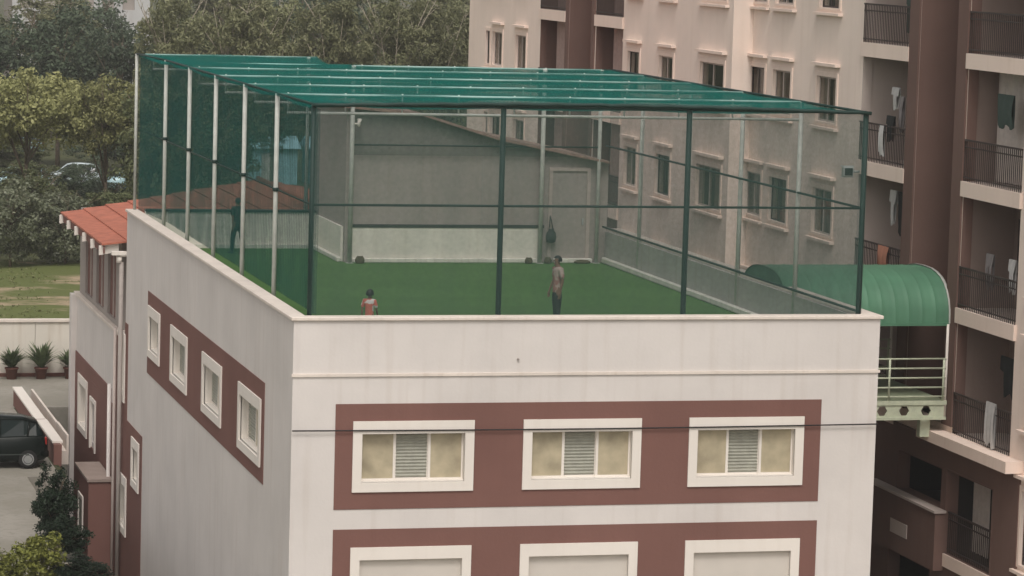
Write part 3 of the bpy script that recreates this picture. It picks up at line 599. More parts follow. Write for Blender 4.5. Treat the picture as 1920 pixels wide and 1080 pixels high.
def balcony(X, b, z, k, wallmat='apt_inner', depth=1.35, rmat='dark_iron', slabproud=.07):
    T = LEFT(X); u0, u1 = b
    mb = MB(T); mb.box(u0 - .06, u1 + .06, slabproud, -.002, z - .36, z + .0); s = mb.build('balcony', 'apt_trim', apt)
    mb = MB(T); mb.box(u1 - .012, u1 - .002, .004, -.25, z, z + 2.64); mb.build('jamb', 'apt_inner' if b is balN else 'apt_brown', s)
    mb = MB(T); mb.box(u0 - .2, u1 + .2, -.26, -depth - .1, z - .2, z - .012); mb.build('balcony_floor', 'apt_inner', s)
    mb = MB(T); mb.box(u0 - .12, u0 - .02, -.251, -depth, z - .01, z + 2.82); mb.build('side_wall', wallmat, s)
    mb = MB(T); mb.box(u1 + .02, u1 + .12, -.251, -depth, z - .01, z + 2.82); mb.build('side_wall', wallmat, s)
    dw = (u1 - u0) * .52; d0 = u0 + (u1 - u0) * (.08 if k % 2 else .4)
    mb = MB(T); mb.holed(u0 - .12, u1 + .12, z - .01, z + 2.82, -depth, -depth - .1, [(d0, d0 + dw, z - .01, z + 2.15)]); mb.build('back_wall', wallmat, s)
    mb = MB(T); mb.holed(d0, d0 + dw, z, z + 2.15, -depth + .03, -depth - .06, [(d0 + .07, d0 + dw / 2 - .035, z + .07, z + 2.08), (d0 + dw / 2 + .035, d0 + dw - .07, z + .07, z + 2.08)]); dd = mb.build('balcony_door', 'dark_iron', s)
    mb = MB(T); mb.box(d0 + .07, d0 + dw - .07, -depth - .02, -depth - .03, z + .07, z + 2.08); mb.build('door_pane', 'glass_apt', s)
    curtain(T, d0 + .05, d0 + dw * (.9 if k % 3 else .55), z + .05, z + 2.1, -depth - .16, 7, CUR[(k * 2 + 1) % 5], s, amp=.04)
    railing(T, u0, u1, z, .02, s, mat=rmat)
    if b is balQ and 2 < z < 3: curtain(T, u0 + .35, u1 - .1, z + .02, z + 2.6, -.75, 9, 'curtain_3', s, amp=.06)
    if b is balF2 or b is balF1: curtain(T, u0 + .1, u1 - .3, z + .02, z + 2.6, -.5, 8, 'curtain_4', s, amp=.05)
    return s
k = 0
for b, X in ((balN, XN), (balQ, XN), (balF1, XF), (balF2, XF)):
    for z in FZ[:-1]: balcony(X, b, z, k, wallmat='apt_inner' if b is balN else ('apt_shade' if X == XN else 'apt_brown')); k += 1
railing(LEFT(XN), 2.35, 4.95, -6.34, .0, apt); curtain(LEFT(XN), 3.9, 4.9, -6.3, -4.4, -.6, 5, 'curtain_3', apt)
mb = MB(LEFT(XN)); mb.box(2.2, 5.0, .10, .051, -6.68, -6.37); mb.build('balcony', 'apt_trim', apt)

# ------------------------------------------------------------------ covered bridge between the two buildings
br = thing('covered_bridge', (15.05, 7.05, -3.15), 'covered footbridge with green barrel roof and pierced cream girder joining the buildings', 'footbridge')
BY0, BY1 = 5.30, 8.85; bc = (BY0 + BY1) / 2; NP = 12
def arch(x, off=0.0):
    P = []
    for i in range(17):
        a = math.pi * i / 16; ca, sa = math.cos(a), math.sin(a)
        P.append((x, bc - (BY1 - BY0) / 2 * (abs(ca) ** .75) * (1 if ca > 0 else -1) * (1 + off), -.84 + 1.18 * (sa ** .8) * (1 + off)))
    return P
XA, XE, XS = 13.14, 16.93, 12.84
for k in range(NP):                                       # corrugated sheet, one panel per bay
    a, b = XS + (XE - XS) * k / NP, XS + (XE - XS) * (k + 1) / NP; m = 6; idx = []; mb = MB()
    rings = []
    for i in range(m + 1):
        x = a + (b - a) * i / m; o = (.0 if i not in (0, m) else .009)
        rings.append(arch(x, o))
    idx = [[mb.vert(p) for p in r] for r in rings]; jdx = [[mb.vert((p[0], bc + (p[1] - bc) * .985, p[2] - .02)) for p in r] for r in rings]
    for i in range(m):
        for j in range(16):
            mb.f.append((idx[i][j], idx[i + 1][j], idx[i + 1][j + 1], idx[i][j + 1])); mb.sm.add(len(mb.f) - 1); mb.f.append((jdx[i][j], jdx[i][j + 1], jdx[i + 1][j + 1], jdx[i + 1][j]))
    mb.build('roof_panel', 'canopy_green', br, fix=False)
mb = MB(); mb.face(arch(XS + .02, -.01)); mb.build('end_plate', 'canopy_green', br, fix=False)
mb = MB(); mb.rings([arch(XE - .02, .03), arch(XE + .05, .03), [(p[0], p[1], p[2]) for p in arch(XE + .05, -.02)], arch(XE - .02, -.02)], False, False); mb.build('end_trim', 'galv', br)
for y in (BY0 - .02, BY1 + .02): mb = MB(); mb.box(XA, XE, y - .03, y + .03, -.90, -.83); mb.build('eave_beam', 'canopy_green', br)
mb = MB(); mb.box(XA, XE, BY0, BY1, -2.78, -2.70); mb.build('deck', 'bridge_floor', br)
HEXC = [13.62 + .56 * i for i in range(6)]
for y in (BY0 - .06, BY1 + .02):
    # girder plate pierced by hexagons, built as strips round each hole
    for (a, b) in ((-2.80, -2.70), (-3.16, -3.09)):
        mb = MB(); mb.box(XA, XE, y - .03, y + .07, a, b); mb.build('girder_flange', 'truss_cream', br)
    mb = MB(); zt, zb, zc, r = -2.80, -3.09, -2.945, .13
    edges = [XA] + [c + .28 for c in HEXC[:-1]] + [XE]
    for c, a, b in zip(HEXC, edges[:-1], edges[1:]):
        hx = [(c + r * math.cos(math.pi / 3 * q), zc + r * math.sin(math.pi / 3 * q)) for q in range(6)]
        for yy in (y, y + .04):
            V = lambda p: (p[0], yy, p[1])
            mb.face([V(p) for p in (hx[0], (b, zc), (b, zt), hx[1])]); mb.face([V(p) for p in (hx[1], (b, zt), (a, zt), hx[2])]); mb.face([V(p) for p in (hx[2], (a, zt), (a, zc), hx[3])])
            mb.face([V(p) for p in (hx[3], (a, zc), (a, zb), hx[4])]); mb.face([V(p) for p in (hx[4], (a, zb), (b, zb), hx[5])]); mb.face([V(p) for p in (hx[5], (b, zb), (b, zc), hx[0])])
        for q in range(6):
            p, p2 = hx[q], hx[(q + 1) % 6]; mb.face(((p[0], y, p[1]), (p2[0], y, p2[1]), (p2[0], y + .04, p2[1]), (p[0], y + .04, p[1])))
    mb.build('pierced_web', 'truss_cream', br, fix=False)
    for z in (-1.69, -1.92, -2.15, -2.38, -2.60): mb = MB(); mb.tube([(XA, y, z), (XE - .05, y, z)], .022, 8); mb.build('rail', 'truss_cream', br)
    for x in (13.3, 14.4, 15.45, 16.83): mb = MB(); mb.tube([(x, y, -2.7), (x, y, -1.69)], .028, 8); mb.build('rail_post', 'truss_cream', br)
    for x in (13.3, 16.9): mb = MB(); mb.tube([(x, y + .02, -3.1), (x, y + .02, -.86)], .035, 8); mb.build('roof_post', 'white_trim', br)
mb = MB(); mb.box(16.35, 16.6, BY0 + .1, BY0 + .3, -3.6, -3.17); mb.build('bearing_bracket', 'truss_cream', br)

# ------------------------------------------------------------------ lights, cable and small rooftop things
fl = thing('floodlight', (12.66, .5, 3.0), 'small grey floodlight clamped to the front right net pole', 'floodlight')
mb = MB(); mb.box(12.26, 12.50, .42, .56, 3.02, 3.24); mb.build('lamp_housing', 'lamp_metal', fl, bevel=.02)
mb = MB(); mb.box(12.29, 12.47, .405, .419, 3.05, 3.21); mb.build('lamp_glass', 'car_glass', fl)
mb = MB(); mb.tube([(12.50, .5, 3.13), (12.66, .5, 3.13)], .025, 8); mb.box(12.22, 12.52, .47, .51, 3.0, 3.02); mb.box(12.22, 12.52, .47, .51, 3.24, 3.26); mb.build('bracket', 'lamp_metal', fl)
f2 = thing('wall_lamp', (5.5, 19.9, 2.8), 'small white lamp bracket on the rear white pole by the stair house', 'lamp')
mb = MB(); mb.tube([(5.38, 19.92, 2.86), (5.5, 19.88, 2.86)], .02, 8); mb.build('arm', 'white_trim', f2)
mb = MB(); mb.tube([(5.5, 19.84, 2.80), (5.52, 19.88, 2.86), (5.54, 19.93, 2.98)], [.03, .055, .07], 10); mb.build('lamp_shade', 'white_trim', f2)
mb = MB(); P = []
for i in range(25):
    t = i / 24; P.append((.0 + 13.1 * t, -.075, -2.40 - .03 * math.sin(math.pi * t)))
mb.tube(P, .016, 6); tag(mb.build('service_cable', 'cable', loc=(6.5, -.1, -2.4)), 'thin black cable strung across the whole front facade over the upper windows', 'cable')
# bag on the door frame
bag = thing('hanging_bag', (11.07, 20.03, -.4), 'dark drawstring bag hanging by its strap from the stair house door frame', 'bag')
mb = MB(); rings = []
for z, rx, ry in ((-.40, .05, .03), (-.37, .13, .07), (-.25, .155, .09), (-.12, .135, .075), (-.04, .07, .04), (0.0, .085, .045)):
    rings.append([(11.08 + rx * math.cos(a * math.pi / 6) * (1 + .06 * math.sin(a * 3)), 20.02 + ry * math.sin(a * math.pi / 6), z) for a in range(12)])
mb.rings(rings); mb.build('sack', 'rail_dark', bag)
for sx in (-.06, .07): mb = MB(); mb.tube([(11.08 + sx, 20.04, -.06), (11.07 + sx * .5, 20.06, .15), (11.06, 20.10, .36)], .014, 6); mb.build('strap', 'rail_dark', bag)
for i, (x, y, sx, sz, lab) in enumerate(((5.62, 19.88, .17, .20, 'brown rounded sandbag at the foot of the left rear pole'), (10.42, 19.9, .13, .17, 'brown sandbag just left of the rear pole beside the door'), (10.98, 19.92, .12, .18, 'brown sandbag between the rear pole and the door'), (12.0, 19.95, .28, .10, 'flat brown sandbag lying under the stair house door'))):
    mb = MB(); rings = []
    for q in range(7):
        t = q / 6; rr = math.sin(math.pi * (.16 + .62 * t)) ** .6 * (1 - .35 * t)
        rings.append([(x + sx * rr * math.cos(a * math.pi / 5) * (1 + .12 * math.sin(a * 2.3 + i)), y + .10 * rr * math.sin(a * math.pi / 5), -.966 + sz * t * (1 + .05 * math.cos(a + i))) for a in range(10)])
    mb.rings(rings); tag(mb.build('sandbag', 'brownstone', loc=(x, y, -.966)), lab, 'sandbag', 'sandbags along the stair house wall')

# ------------------------------------------------------------------ people
def skin_mesh(joints, edges, root=0, sub=1):
    me = bpy.data.meshes.new('tmp'); me.from_pydata([j[:3] for j in joints], edges, []); o = bpy.data.objects.new('tmp', me); COL.objects.link(o)
    o.modifiers.new('s', 'SKIN'); o.modifiers['s'].use_smooth_shade = True
    for i, j in enumerate(joints):
        d = me.skin_vertices[0].data[i]; d.radius = (j[3], j[4] if len(j) > 4 else j[3]); d.use_root = (i == root)
    m = o.modifiers.new('b', 'SUBSURF'); m.levels = sub; m.render_levels = sub
    dg = bpy.context.evaluated_depsgraph_get(); r = bpy.data.meshes.new_from_object(o.evaluated_get(dg)); bpy.data.objects.remove(o); return r
def add_mesh(name, me, mat, parent):
    me.materials.clear(); me.materials.append(MATS[mat]); me.name = name
    o = bpy.data.objects.new(name, me); COL.objects.link(o); o.parent = parent; return o
def person(loc, rot, H, label, shirt, shorts, stride=0.0, armswing=0.1, longlegs=False, longhair=False):
    """faces local -Y; H metres tall"""
    k = H / 1.70; t = thing('person', loc, label, 'person'); t.rotation_euler = (0, 0, rot)
    J = lambda x, y, z, r, r2=None: (x * k, y * k, z * k, r * k, (r2 or r) * k)
    jt = [J(0, 0, .92, .125, .10), J(0, .01, 1.08, .115, .088), J(0, 0, 1.26, .135, .095), J(0, .01, 1.40, .09, .07), J(0, 0, 1.47, .052), J(0, -.015, 1.53, .062), J(0, -.02, 1.60, .078, .092), J(0, -.01, 1.665, .06, .07)]
    ed = [(i, i + 1) for i in range(7)]
    for s in (-1, 1):
        st = stride * s; b = len(jt)
        jt += [J(s * .085, 0, .86, .088), J(s * .095, -st * .5, .66, .075), J(s * .095, -st * .75, .47, .052), J(s * .095, -st * .85 + .02, .33, .055), J(s * .095, -st, .09, .035), J(s * .10, -st + .02, .035, .036), J(s * .11, -st - .10, .03, .036), J(s * .115, -st - .17, .022, .022)]
        ed += [(0, b)] + [(b + i, b + i + 1) for i in range(7)]
        b = len(jt); sw = armswing * -s
        jt += [J(s * .17, .01, 1.39, .055), J(s * .205, .02, 1.27, .045), J(s * .225, .02 - sw * .4, 1.10, .036), J(s * .23, -.03 - sw * .8, .97, .032), J(s * .23, -.06 - sw, .86, .024), J(s * .232, -.07 - sw, .81, .034, .02), J(s * .232, -.075 - sw, .77, .034, .018)]
        ed += [(3, b)] + [(b + i, b + i + 1) for i in range(6)]
        w = len(jt) - 1
        for f, (dy, dz, ln) in enumerate(((-.028, 0, .07), (-.010, 0, .078), (.010, 0, .074), (.026, 0, .058))):
            b = len(jt); jt += [J(s * .232, -.075 - sw + dy, .755, .0095), J(s * .228, -.080 - sw + dy, .755 - ln * .55, .0085), J(s * .218, -.086 - sw + dy, .755 - ln, .007)]; ed += [(w, b), (b, b + 1), (b + 1, b + 2)]
        b = len(jt); jt += [J(s * .222, -.115 - sw, .80, .011), J(s * .214, -.128 - sw, .765, .0085)]; ed += [(w - 1, b), (b, b + 1)]
    me = skin_mesh(jt, ed)
    bm = bmesh.new(); bm.from_mesh(me)                     # nose, ears, chin into the same mesh
    for (p, r, sc) in (((0, -.112, 1.585), .016, (.8, 1.1, 1.4)), ((.078, -.01, 1.59), .022, (.45, .8, 1.3)), ((-.078, -.01, 1.59), .022, (.45, .8, 1.3)), ((0, -.085, 1.515), .03, (1.1, .8, .6)), ((0, -.104, 1.548), .02, (1.3, .5, .4))):
        bmesh.ops.create_icosphere(bm, subdivisions=1, radius=r * k, matrix=Matrix.Translation(Vector(p) * k) @ Matrix.Diagonal((*sc, 1)))
    for f in bm.faces: f.smooth = True
    bm.to_mesh(me); bm.free(); add_mesh('body', me, 'skin', t)
    for s in (-1, 1):
        bm = bmesh.new(); bmesh.ops.create_icosphere(bm, subdivisions=1, radius=.011 * k, matrix=Matrix.Translation(Vector((s * .03, -.102, 1.60)) * k)); me = bpy.data.meshes.new('eye'); bm.to_mesh(me); bm.free(); add_mesh('eye', me, 'hair', t)
    # shirt
    js = [J(0, 0, .76, .155, .122), J(0, 0, .90, .158, .122), J(0, .01, 1.05, .148, .115), J(0, 0, 1.26, .158, .118), J(0, .01, 1.40, .105, .085), J(0, 0, 1.45, .06)]; es = [(0, 1), (1, 2), (2, 3), (3, 4), (4, 5)]
    for s in (-1, 1):
        b = len(js); js += [J(s * .165, .01, 1.39, .074), J(s * .208, .02, 1.27, .068), J(s * .226, .015 - armswing * -s * .3, 1.16, .064)]; es += [(4, b), (b, b + 1), (b + 1, b + 2)]
    add_mesh('shirt', skin_mesh(js, es), shirt, t)
    # shorts or trousers
    js = [J(0, 0, .93, .145, .115), J(0, 0, .86, .15, .12)]; es = [(0, 1)]
    for s in (-1, 1):
        b = len(js); st = stride * s; js += [J(s * .09, 0, .80, .108), J(s * .10, -st * .4, .64, .100), J(s * .10, -st * .7, .47, .088)]; es += [(1, b), (b, b + 1), (b + 1, b + 2)]
        if longlegs: js += [J(s * .10, -st * .9 + .01, .28, .075), J(s * .10, -st + .01, .07, .066)]; es += [(b + 2, b + 3), (b + 3, b + 4)]
    add_mesh('trousers' if longlegs else 'shorts', skin_mesh(js, es), shorts, t)
    # shoes
    for s in (-1, 1):
        mb = MB(); rings = []; st = stride * s
        for y, w, h in ((.07, .030, .06), (.04, .045, .085), (-.04, .048, .08), (-.12, .050, .055), (-.19, .035, .04)):
            rings.append([((s * .11 + w * math.cos(a * math.pi / 5)) * k, (y - st) * k, max(.0, (h * .5 + h * .55 * math.sin(a * math.pi / 5))) * k) for a in range(10)])
        mb.rings(rings); o = mb.build('shoe', 'rail_dark', loc=(0, 0, 0)); o.parent = t; o.location = (0, 0, 0)
    # hair: shaped cap with tufts
    bm = bmesh.new(); bmesh.ops.create_icosphere(bm, subdivisions=3, radius=1.0)
    for v in bm.verts:
        v.co = Vector((v.co.x * .094, v.co.y * .112, v.co.z * .118)) * (1.34 if longhair else 1.0); v.co *= 1 + .05 * math.sin(v.co.x * 130) * math.sin(v.co.y * 110 + v.co.z * 90)
    dele = [v for v in bm.verts if (v.co.y < -.035 and v.co.z < .045) or (v.co.z < (-.075 if longhair else -.045))]
    bmesh.ops.delete(bm, geom=dele, context='VERTS')
    for v in bm.verts: v.co = (v.co + Vector((0, -.004, 1.605))) * k
    for f in bm.faces: f.smooth = True
    me = bpy.data.meshes.new('hair'); bm.to_mesh(me); bm.free(); add_mesh('hair', me, 'hair', t)
    return t
def stripe_shirt(name, a, b, sc):
    m, n, bs = _new(name); L = n.links; tc = n.nodes.new('ShaderNodeTexCoord'); w = n.nodes.new('ShaderNodeTexNoise'); w.inputs['Scale'].default_value = sc; w.inputs['Detail'].default_value = 1
    r = n.nodes.new('ShaderNodeMapRange'); r.inputs[1].default_value = .48; r.inputs[2].default_value = .54; mx = n.nodes.new('ShaderNodeMix'); mx.data_type = 'RGBA'; mx.inputs[6].default_value = (*a, 1); mx.inputs[7].default_value = (*b, 1)
    L.new(tc.outputs['Object'], w.inputs['Vector']); L.new(w.outputs[0], r.inputs[0]); L.new(r.outputs[0], mx.inputs[0]); L.new(mx.outputs[2], bs.inputs['Base Color']); bs.inputs['Roughness'].default_value = .9; MATS[name] = m
stripe_shirt('shirt_red', (.62, .16, .12), (.75, .70, .68), 6.0)
stripe_shirt('shirt_pink', (.42, .33, .29), (.32, .14, .12), 5.5)
simple('cloth_black', (.012, .014, .014), rough=.9); simple('cloth_dark', (.03, .035, .035), rough=.9); simple('cloth_white', (.52, .51, .50), rough=.9); simple('cloth_green', (.045, .07, .06), rough=.9); simple('cloth_grey', (.22, .2, .2), rough=.9); simple('cloth_orange', (.45, .20, .13), rough=.9)
person((7.38, 6.0, -.966), math.radians(-80), 1.64, 'person in pale and dark red tee and black trousers standing sideways on the turf', 'shirt_pink', 'cloth_black', stride=.03, armswing=.03, longlegs=True)
person((2.22, 2.8, -.966), math.radians(150), 1.20, 'child with black hair in orange red top just behind the front parapet', 'shirt_red', 'cloth_dark', longhair=True)
person((2.66, 22.4, -.966), math.radians(200), 1.56, 'dark clothed person walking near the white rear parapet behind the side net', 'cloth_dark', 'cloth_black', stride=.16, armswing=.18, longlegs=True)

# ------------------------------------------------------------------ laundry on the balconies
def garment(kind, X, y, ztop, w, h, mat, label, wav=.04):
    """folded cloth with two layers draped over a line running along Y"""
    mb = MB(); m, n = 10, 8
    def P(i, j, sd):
        u = i / m - .5; v = j / n; ww = w * (1 - .12 * math.sin(v * 3)) * (1 if kind != 'trousers' or v < .35 else (.92))
        dx = sd * (.012 + .03 * math.sin(v * math.pi)) + wav * math.sin(i * 1.7 + y * 5) * v * .6
        z = ztop - h * v * (1 - .08 * math.sin(i * 1.1 + y))
        return (X + dx, y + u * ww, z)
    for sd in (-1, 1):
        idx = [[mb.vert(P(i, j, sd)) for j in range(n + 1)] for i in range(m + 1)]
        for i in range(m):
            for j in range(n):
                if kind == 'trousers' and j >= 3 and i in (4, 5): continue
                if kind == 'shirt' and j >= 3 and (i < 2 or i > m - 3): continue
                mb.f.append((idx[i][j], idx[i + 1][j], idx[i + 1][j + 1], idx[i][j + 1])); mb.sm.add(len(mb.f) - 1)
    return tag(mb.build('hanging_' + kind, mat, loc=(X, y, ztop), fix=False), label, 'laundry', 'laundry on the balconies')
garment('shirt', 17.25, 10.1, 4.55, .50, .55, 'cloth_white', 'white cloth hanging high in the upper balcony right of the net cage')
garment('trousers', 17.22, 9.6, 4.35, .30, .85, 'cloth_grey', 'grey strip of cloth beside the white one in the upper balcony')
garment('shirt', 17.0, 9.75, 3.85, .55, .62, 'cloth_black', 'dark shirt over the railing of the balcony right of the cage')
garment('towel', 16.97, 10.25, 3.60, .30, .75, 'cloth_white', 'white towel over the railing beside the dark shirt')
garment('trousers', 17.3, 9.3, 1.95, .95, 1.05, 'cloth_black', 'pair of black trousers in the balcony above the green bridge roof')
garment('shirt', 17.3, 10.1, 1.95, .45, .85, 'cloth_white', 'white shirt beside the black trousers above the green bridge roof')
garment('towel', 16.97, 9.8, .58, .75, .55, 'cloth_orange', 'orange brown cloth on the balcony railing just above the green bridge roof')
garment('shirt', 17.35, 9.6, 7.0, .55, 1.0, 'cloth_green', 'dark green shirt in the topmost balcony left of the brown shaft')
garment('towel', 17.2, 3.1, 4.75, .95, .75, 'cloth_green', 'dark green towel in the upper balcony at the right edge')
garment('shirt', 17.2, 2.3, 1.0, .40, .75, 'cloth_white', 'small white shirt in the middle balcony at the right edge')
garment('trousers', 17.2, 3.6, 1.0, .45, .8, 'cloth_grey', 'grey trousers in the middle balcony at the right edge')
garment('towel', 16.93, 2.55, -2.35, .55, 1.0, 'cloth_white', 'long white towel over the railing of the lowest balcony at the right edge')
garment('shirt', 17.3, 2.4, -1.3, 1.1, .9, 'cloth_black', 'black shirt hanging behind the long white towel at the right edge')

# ------------------------------------------------------------------ courtyard: walls, pots, car
bw = thing('boundary_wall', (0, 48, G), 'white boundary wall with potted plants in front and lawn behind', 'wall')
for i in range(9):
    a = -20.1 + 4.0 * i
    mb = MB(); mb.box(a, a + 3.985, 48.0, 48.2, G, G + 1.95); mb.build('wall_panel', 'boundary', bw)
mb = MB(); mb.box(-20.2, 16, 47.93, 48.27, G + 1.95, G + 2.04); mb.build('wall_coping', 'coping', bw)
mb = MB(); mb.box(-20.2, 16, 47.84, 47.999, G, G + .12); mb.build('plinth', 'terracotta', bw)
rw = thing('ramp_wall', (-1.5, 33, G), 'brown retaining wall with white stepped top beside the driveway', 'wall')
for (y0, y1, h) in ((33.6, 41.0, .58), (29.3, 33.6, .62)):
    mb = MB(); mb.box(-1.58, -1.38, y0, y1, G, G + h); mb.build('wall_section', 'maroon', rw)
    mb = MB(); mb.box(-1.62, -1.30, y0, y1 - .002, G + h, G + h + .06); mb.build('wall_cap', 'white_trim', rw)
    mb = MB(); mb.box(-1.00, -.93, y0 + (1.6 if y0 < 30 else 0), y1 - .004, G - .3, G + h - .02); mb.build('inner_kerb', 'coping', rw)
    mb = MB(); mb.box(-1.38, -1.00, y0 + (1.6 if y0 < 30 else 0), y1 - .01, G - .3, G + .12); mb.build('gutter_floor', 'coping', rw)
mb = MB(); mb.box(-1.63, -1.34, 33.5, 33.8, G, G + .66); mb.build('wall_pier', 'maroon', rw)
mb = MB(); mb.box(-1.60, -1.36, 29.05, 29.299, G - .3, G + .60); mb.build('end_wall', 'maroon', rw)
def blades(mb, c, n, L, spread, wd, rs, up=.6):
    for i in range(n):
        a = rs.uniform(0, 2 * math.pi); el = rs.uniform(up, 1.45); l = L * rs.uniform(.55, 1.0); d = Vector((math.cos(a) * math.cos(el), math.sin(a) * math.cos(el), math.sin(el)))
        s = d.cross(Vector((0, 0, 1))).normalized() * wd; p = Vector(c) + Vector((math.cos(a), math.sin(a), 0)) * spread * rs.random() + Vector((0, 0, rs.uniform(0, .2)))
        m = p + d * l * .55; t = p + d * l + Vector((math.cos(a), math.sin(a), -.4)) * l * .18
        mb.face((p - s * .4, m - s, m + s, p + s * .4), True); mb.face((m - s, t, m + s), True)
for i, (x, h, lab) in enumerate(((-1.0, .85, 'potted palm at the left edge of the picture before the white wall'), (.04, 1.0, 'tallest potted palm, the middle one before the white wall'), (1.06, .72, 'shortest potted palm before the white wall, next to the building'))):
    t = thing('potted_palm', (x, 47.3, G), lab, 'potted plant', 'potted palms along the white wall')
    mb = MB(); mb.rings([[(x + r * math.cos(q * math.pi / 8), 47.3 + r * math.sin(q * math.pi / 8), G + z) for q in range(16)] for z, r in ((.006, .17), (.36, .215), (.36, .245), (.42, .245), (.42, .20), (.38, .19))]); mb.build('pot', 'terracotta', t)
    rs = random.Random(40 + i); mb = MB(); blades(mb, (x, 47.3, G + .42), 110, h * .92, .15, .05, rs, up=.3); mb.build('foliage', 'leaf_pot', t, fix=False)
    mb = MB(); mb.tube([(x, 47.3, G + .3), (x + .02, 47.3, G + .75)], .03, 6); mb.build('stem', 'bark', t)

def make_car(label, paint, group=None):
    """hatchback pointing along -X, origin under its middle"""
    t = thing('parked_car', (0, 0, 0), label, 'car', group); st = []
    # station: x, half width, sill z, belt z
    body = [(-1.83, .50, .42, .60), (-1.76, .66, .30, .70), (-1.45, .76, .22, .82), (-.75, .80, .20, .92), (0, .81, .20, .95), (.8, .81, .20, .97), (1.35, .80, .22, .98), (1.66, .76, .26, .96), (1.76, .68, .34, .86)]
    mb = MB(); rings = []
    for x, w, a, b in body:
        m = (a + b) / 2; rings.append([(x, -w * .9, a), (x, -w, a + .08), (x, -w * 1.015, m), (x, -w * .97, b - .05), (x, -w * .90, b), (x, w * .90, b), (x, w * .97, b - .05), (x, w * 1.015, m), (x, w, a + .08), (x, w * .9, a)])
    mb.rings(rings); mb.build('body', paint, t, loc=(0, 0, 0))
    gh = [(-.92, .70, .91, .93), (-.25, .66, .94, 1.40), (.35, .66, .95, 1.46), (1.05, .65, .96, 1.42), (1.42, .62, .96, 1.30), (1.64, .60, .95, 1.00)]
    mb = MB(); mb.rings([[(x, -.72 if z1 > 1 else -w, z0), (x, -w * (.86 if z1 > 1.1 else 1), z1), (x, w * (.86 if z1 > 1.1 else 1), z1), (x, .72 if z1 > 1 else w, z0)] for x, w, z0, z1 in gh], smooth=False); mb.build('windows', 'car_glass', t, loc=(0, 0, 0))
    mb = MB(); mb.rings([[(x, -w, z), (x, -w, z + .035), (x, 0, z + .055), (x, w, z + .035), (x, w, z)] for x, w, z in ((-.38, .56, 1.36), (-.1, .585, 1.425), (.4, .585, 1.455), (1.05, .575, 1.415), (1.48, .55, 1.30))]); mb.build('roof', paint, t, loc=(0, 0, 0))
    for s in (-1, 1):
        for p in ([(-.95, .72, .92), (-.33, .585, 1.39)], [(.33, .735, .95), (.36, .59, 1.44)], [(1.15, .735, .96), (1.22, .585, 1.38)], [(1.66, .66, .95), (1.45, .56, 1.31)]):
            mb = MB(); mb.tube([(a, s * b, c) for a, b, c in p], .035, 6); mb.build('window_pillar', paint, t, loc=(0, 0, 0))
        mb = MB(); mb.box(-.62, -.46, s * .80, s * .94, .93, 1.05); mb.build('mirror', paint, t, loc=(0, 0, 0), bevel=.02)
        mb = MB(); mb.box(1.60, 1.73, s * .56, s * .735, .70, .93); mb.build('tail_light', 'tail_red', t, loc=(0, 0, 0), bevel=.02)
        mb = MB(); mb.box(-1.74, -1.60, s * .45, s * .64, .56, .70); mb.build('headlight', 'rim', t, loc=(0, 0, 0), bevel=.02)
        mb = MB(); mb.box(-.9, 1.2, s * .806, s * .83, .42, .45); mb.build('side_trim', 'rail_dark', t, loc=(0, 0, 0))
        for x in (-1.12, 1.17):
            w = MB(); yc = s * .72
            w.rings([[(x + r * math.cos(q * math.pi / 10), yc + s * d, .285 + r * math.sin(q * math.pi / 10)) for q in range(20)] for d, r in ((-.09, .20), (-.09, .27), (-.06, .285), (.06, .285), (.10, .27), (.10, .20))]); wo_ = w.build('wheel', 'tyre', t, loc=(0, 0, 0))
            w = MB(); w.rings([[(x + r * math.cos(q * math.pi / 10), yc + s * d, .285 + r * math.sin(q * math.pi / 10)) for q in range(20)] for d, r in ((.05, .175), (.104, .175), (.108, .16), (.098, .13), (.118, .04))]); w.build('rim', 'rim', wo_, loc=(0, 0, 0))
    mb = MB(); mb.box(1.70, 1.80, -.66, .66, .32, .52); mb.build('bumper', paint, t, loc=(0, 0, 0), bevel=.03)
    mb = MB(); mb.box(-1.86, -1.76, -.58, .58, .30, .52); mb.build('bumper', paint, t, loc=(0, 0, 0), bevel=.03)
    return t
c0 = make_car('blackish green hatchback parked on the courtyard beside the brown ramp wall', 'car_paint'); c0.location = (-3.60, 29.2, G + .006)

# ------------------------------------------------------------------ trees and shrubs
def leaf_mesh(name, clumps, per, csize, leaf, seed, mat, squash=.8, droop=0.0, elong=1.6):
    """clumps: (n,4) centre + weight; leaf-sized quads scattered round every clump centre"""
    r = np.random.default_rng(seed); C_ = np.repeat(clumps[:, :3], per, 0); wgt = np.repeat(clumps[:, 3], per); n = len(C_)
    d = r.normal(size=(n, 3)); d /= np.linalg.norm(d, axis=1, keepdims=True); rad = csize * wgt * r.random(n) ** .45
    p = C_ + d * rad[:, None] * np.array((1, 1, squash)); p[:, 2] -= droop * rad
    nrm = d * .6 + r.normal(size=(n, 3)) * .6 + np.array((0, 0, .55)); nrm /= np.linalg.norm(nrm, axis=1, keepdims=True)
    a = np.cross(nrm, r.normal(size=(n, 3))); a /= np.linalg.norm(a, axis=1, keepdims=True); b = np.cross(nrm, a)
    sz = leaf * r.uniform(.55, 1.3, n); a *= (sz * elong)[:, None]; b *= sz[:, None]
    V = np.stack((p - a, p + b * .9 - a * .1, p + a, p - b * .9 - a * .1), 1).reshape(-1, 3)
    me = bpy.data.meshes.new(name); me.vertices.add(len(V)); me.vertices.foreach_set('co', V.astype(np.float32).ravel())
    me.loops.add(4 * n); me.loops.foreach_set('vertex_index', np.arange(4 * n, dtype=np.int32)); me.polygons.add(n)
    me.polygons.foreach_set('loop_start', np.arange(0, 4 * n, 4, dtype=np.int32)); me.polygons.foreach_set('loop_total', np.full(n, 4, np.int32)); me.update(); me.materials.append(MATS[mat]); return me
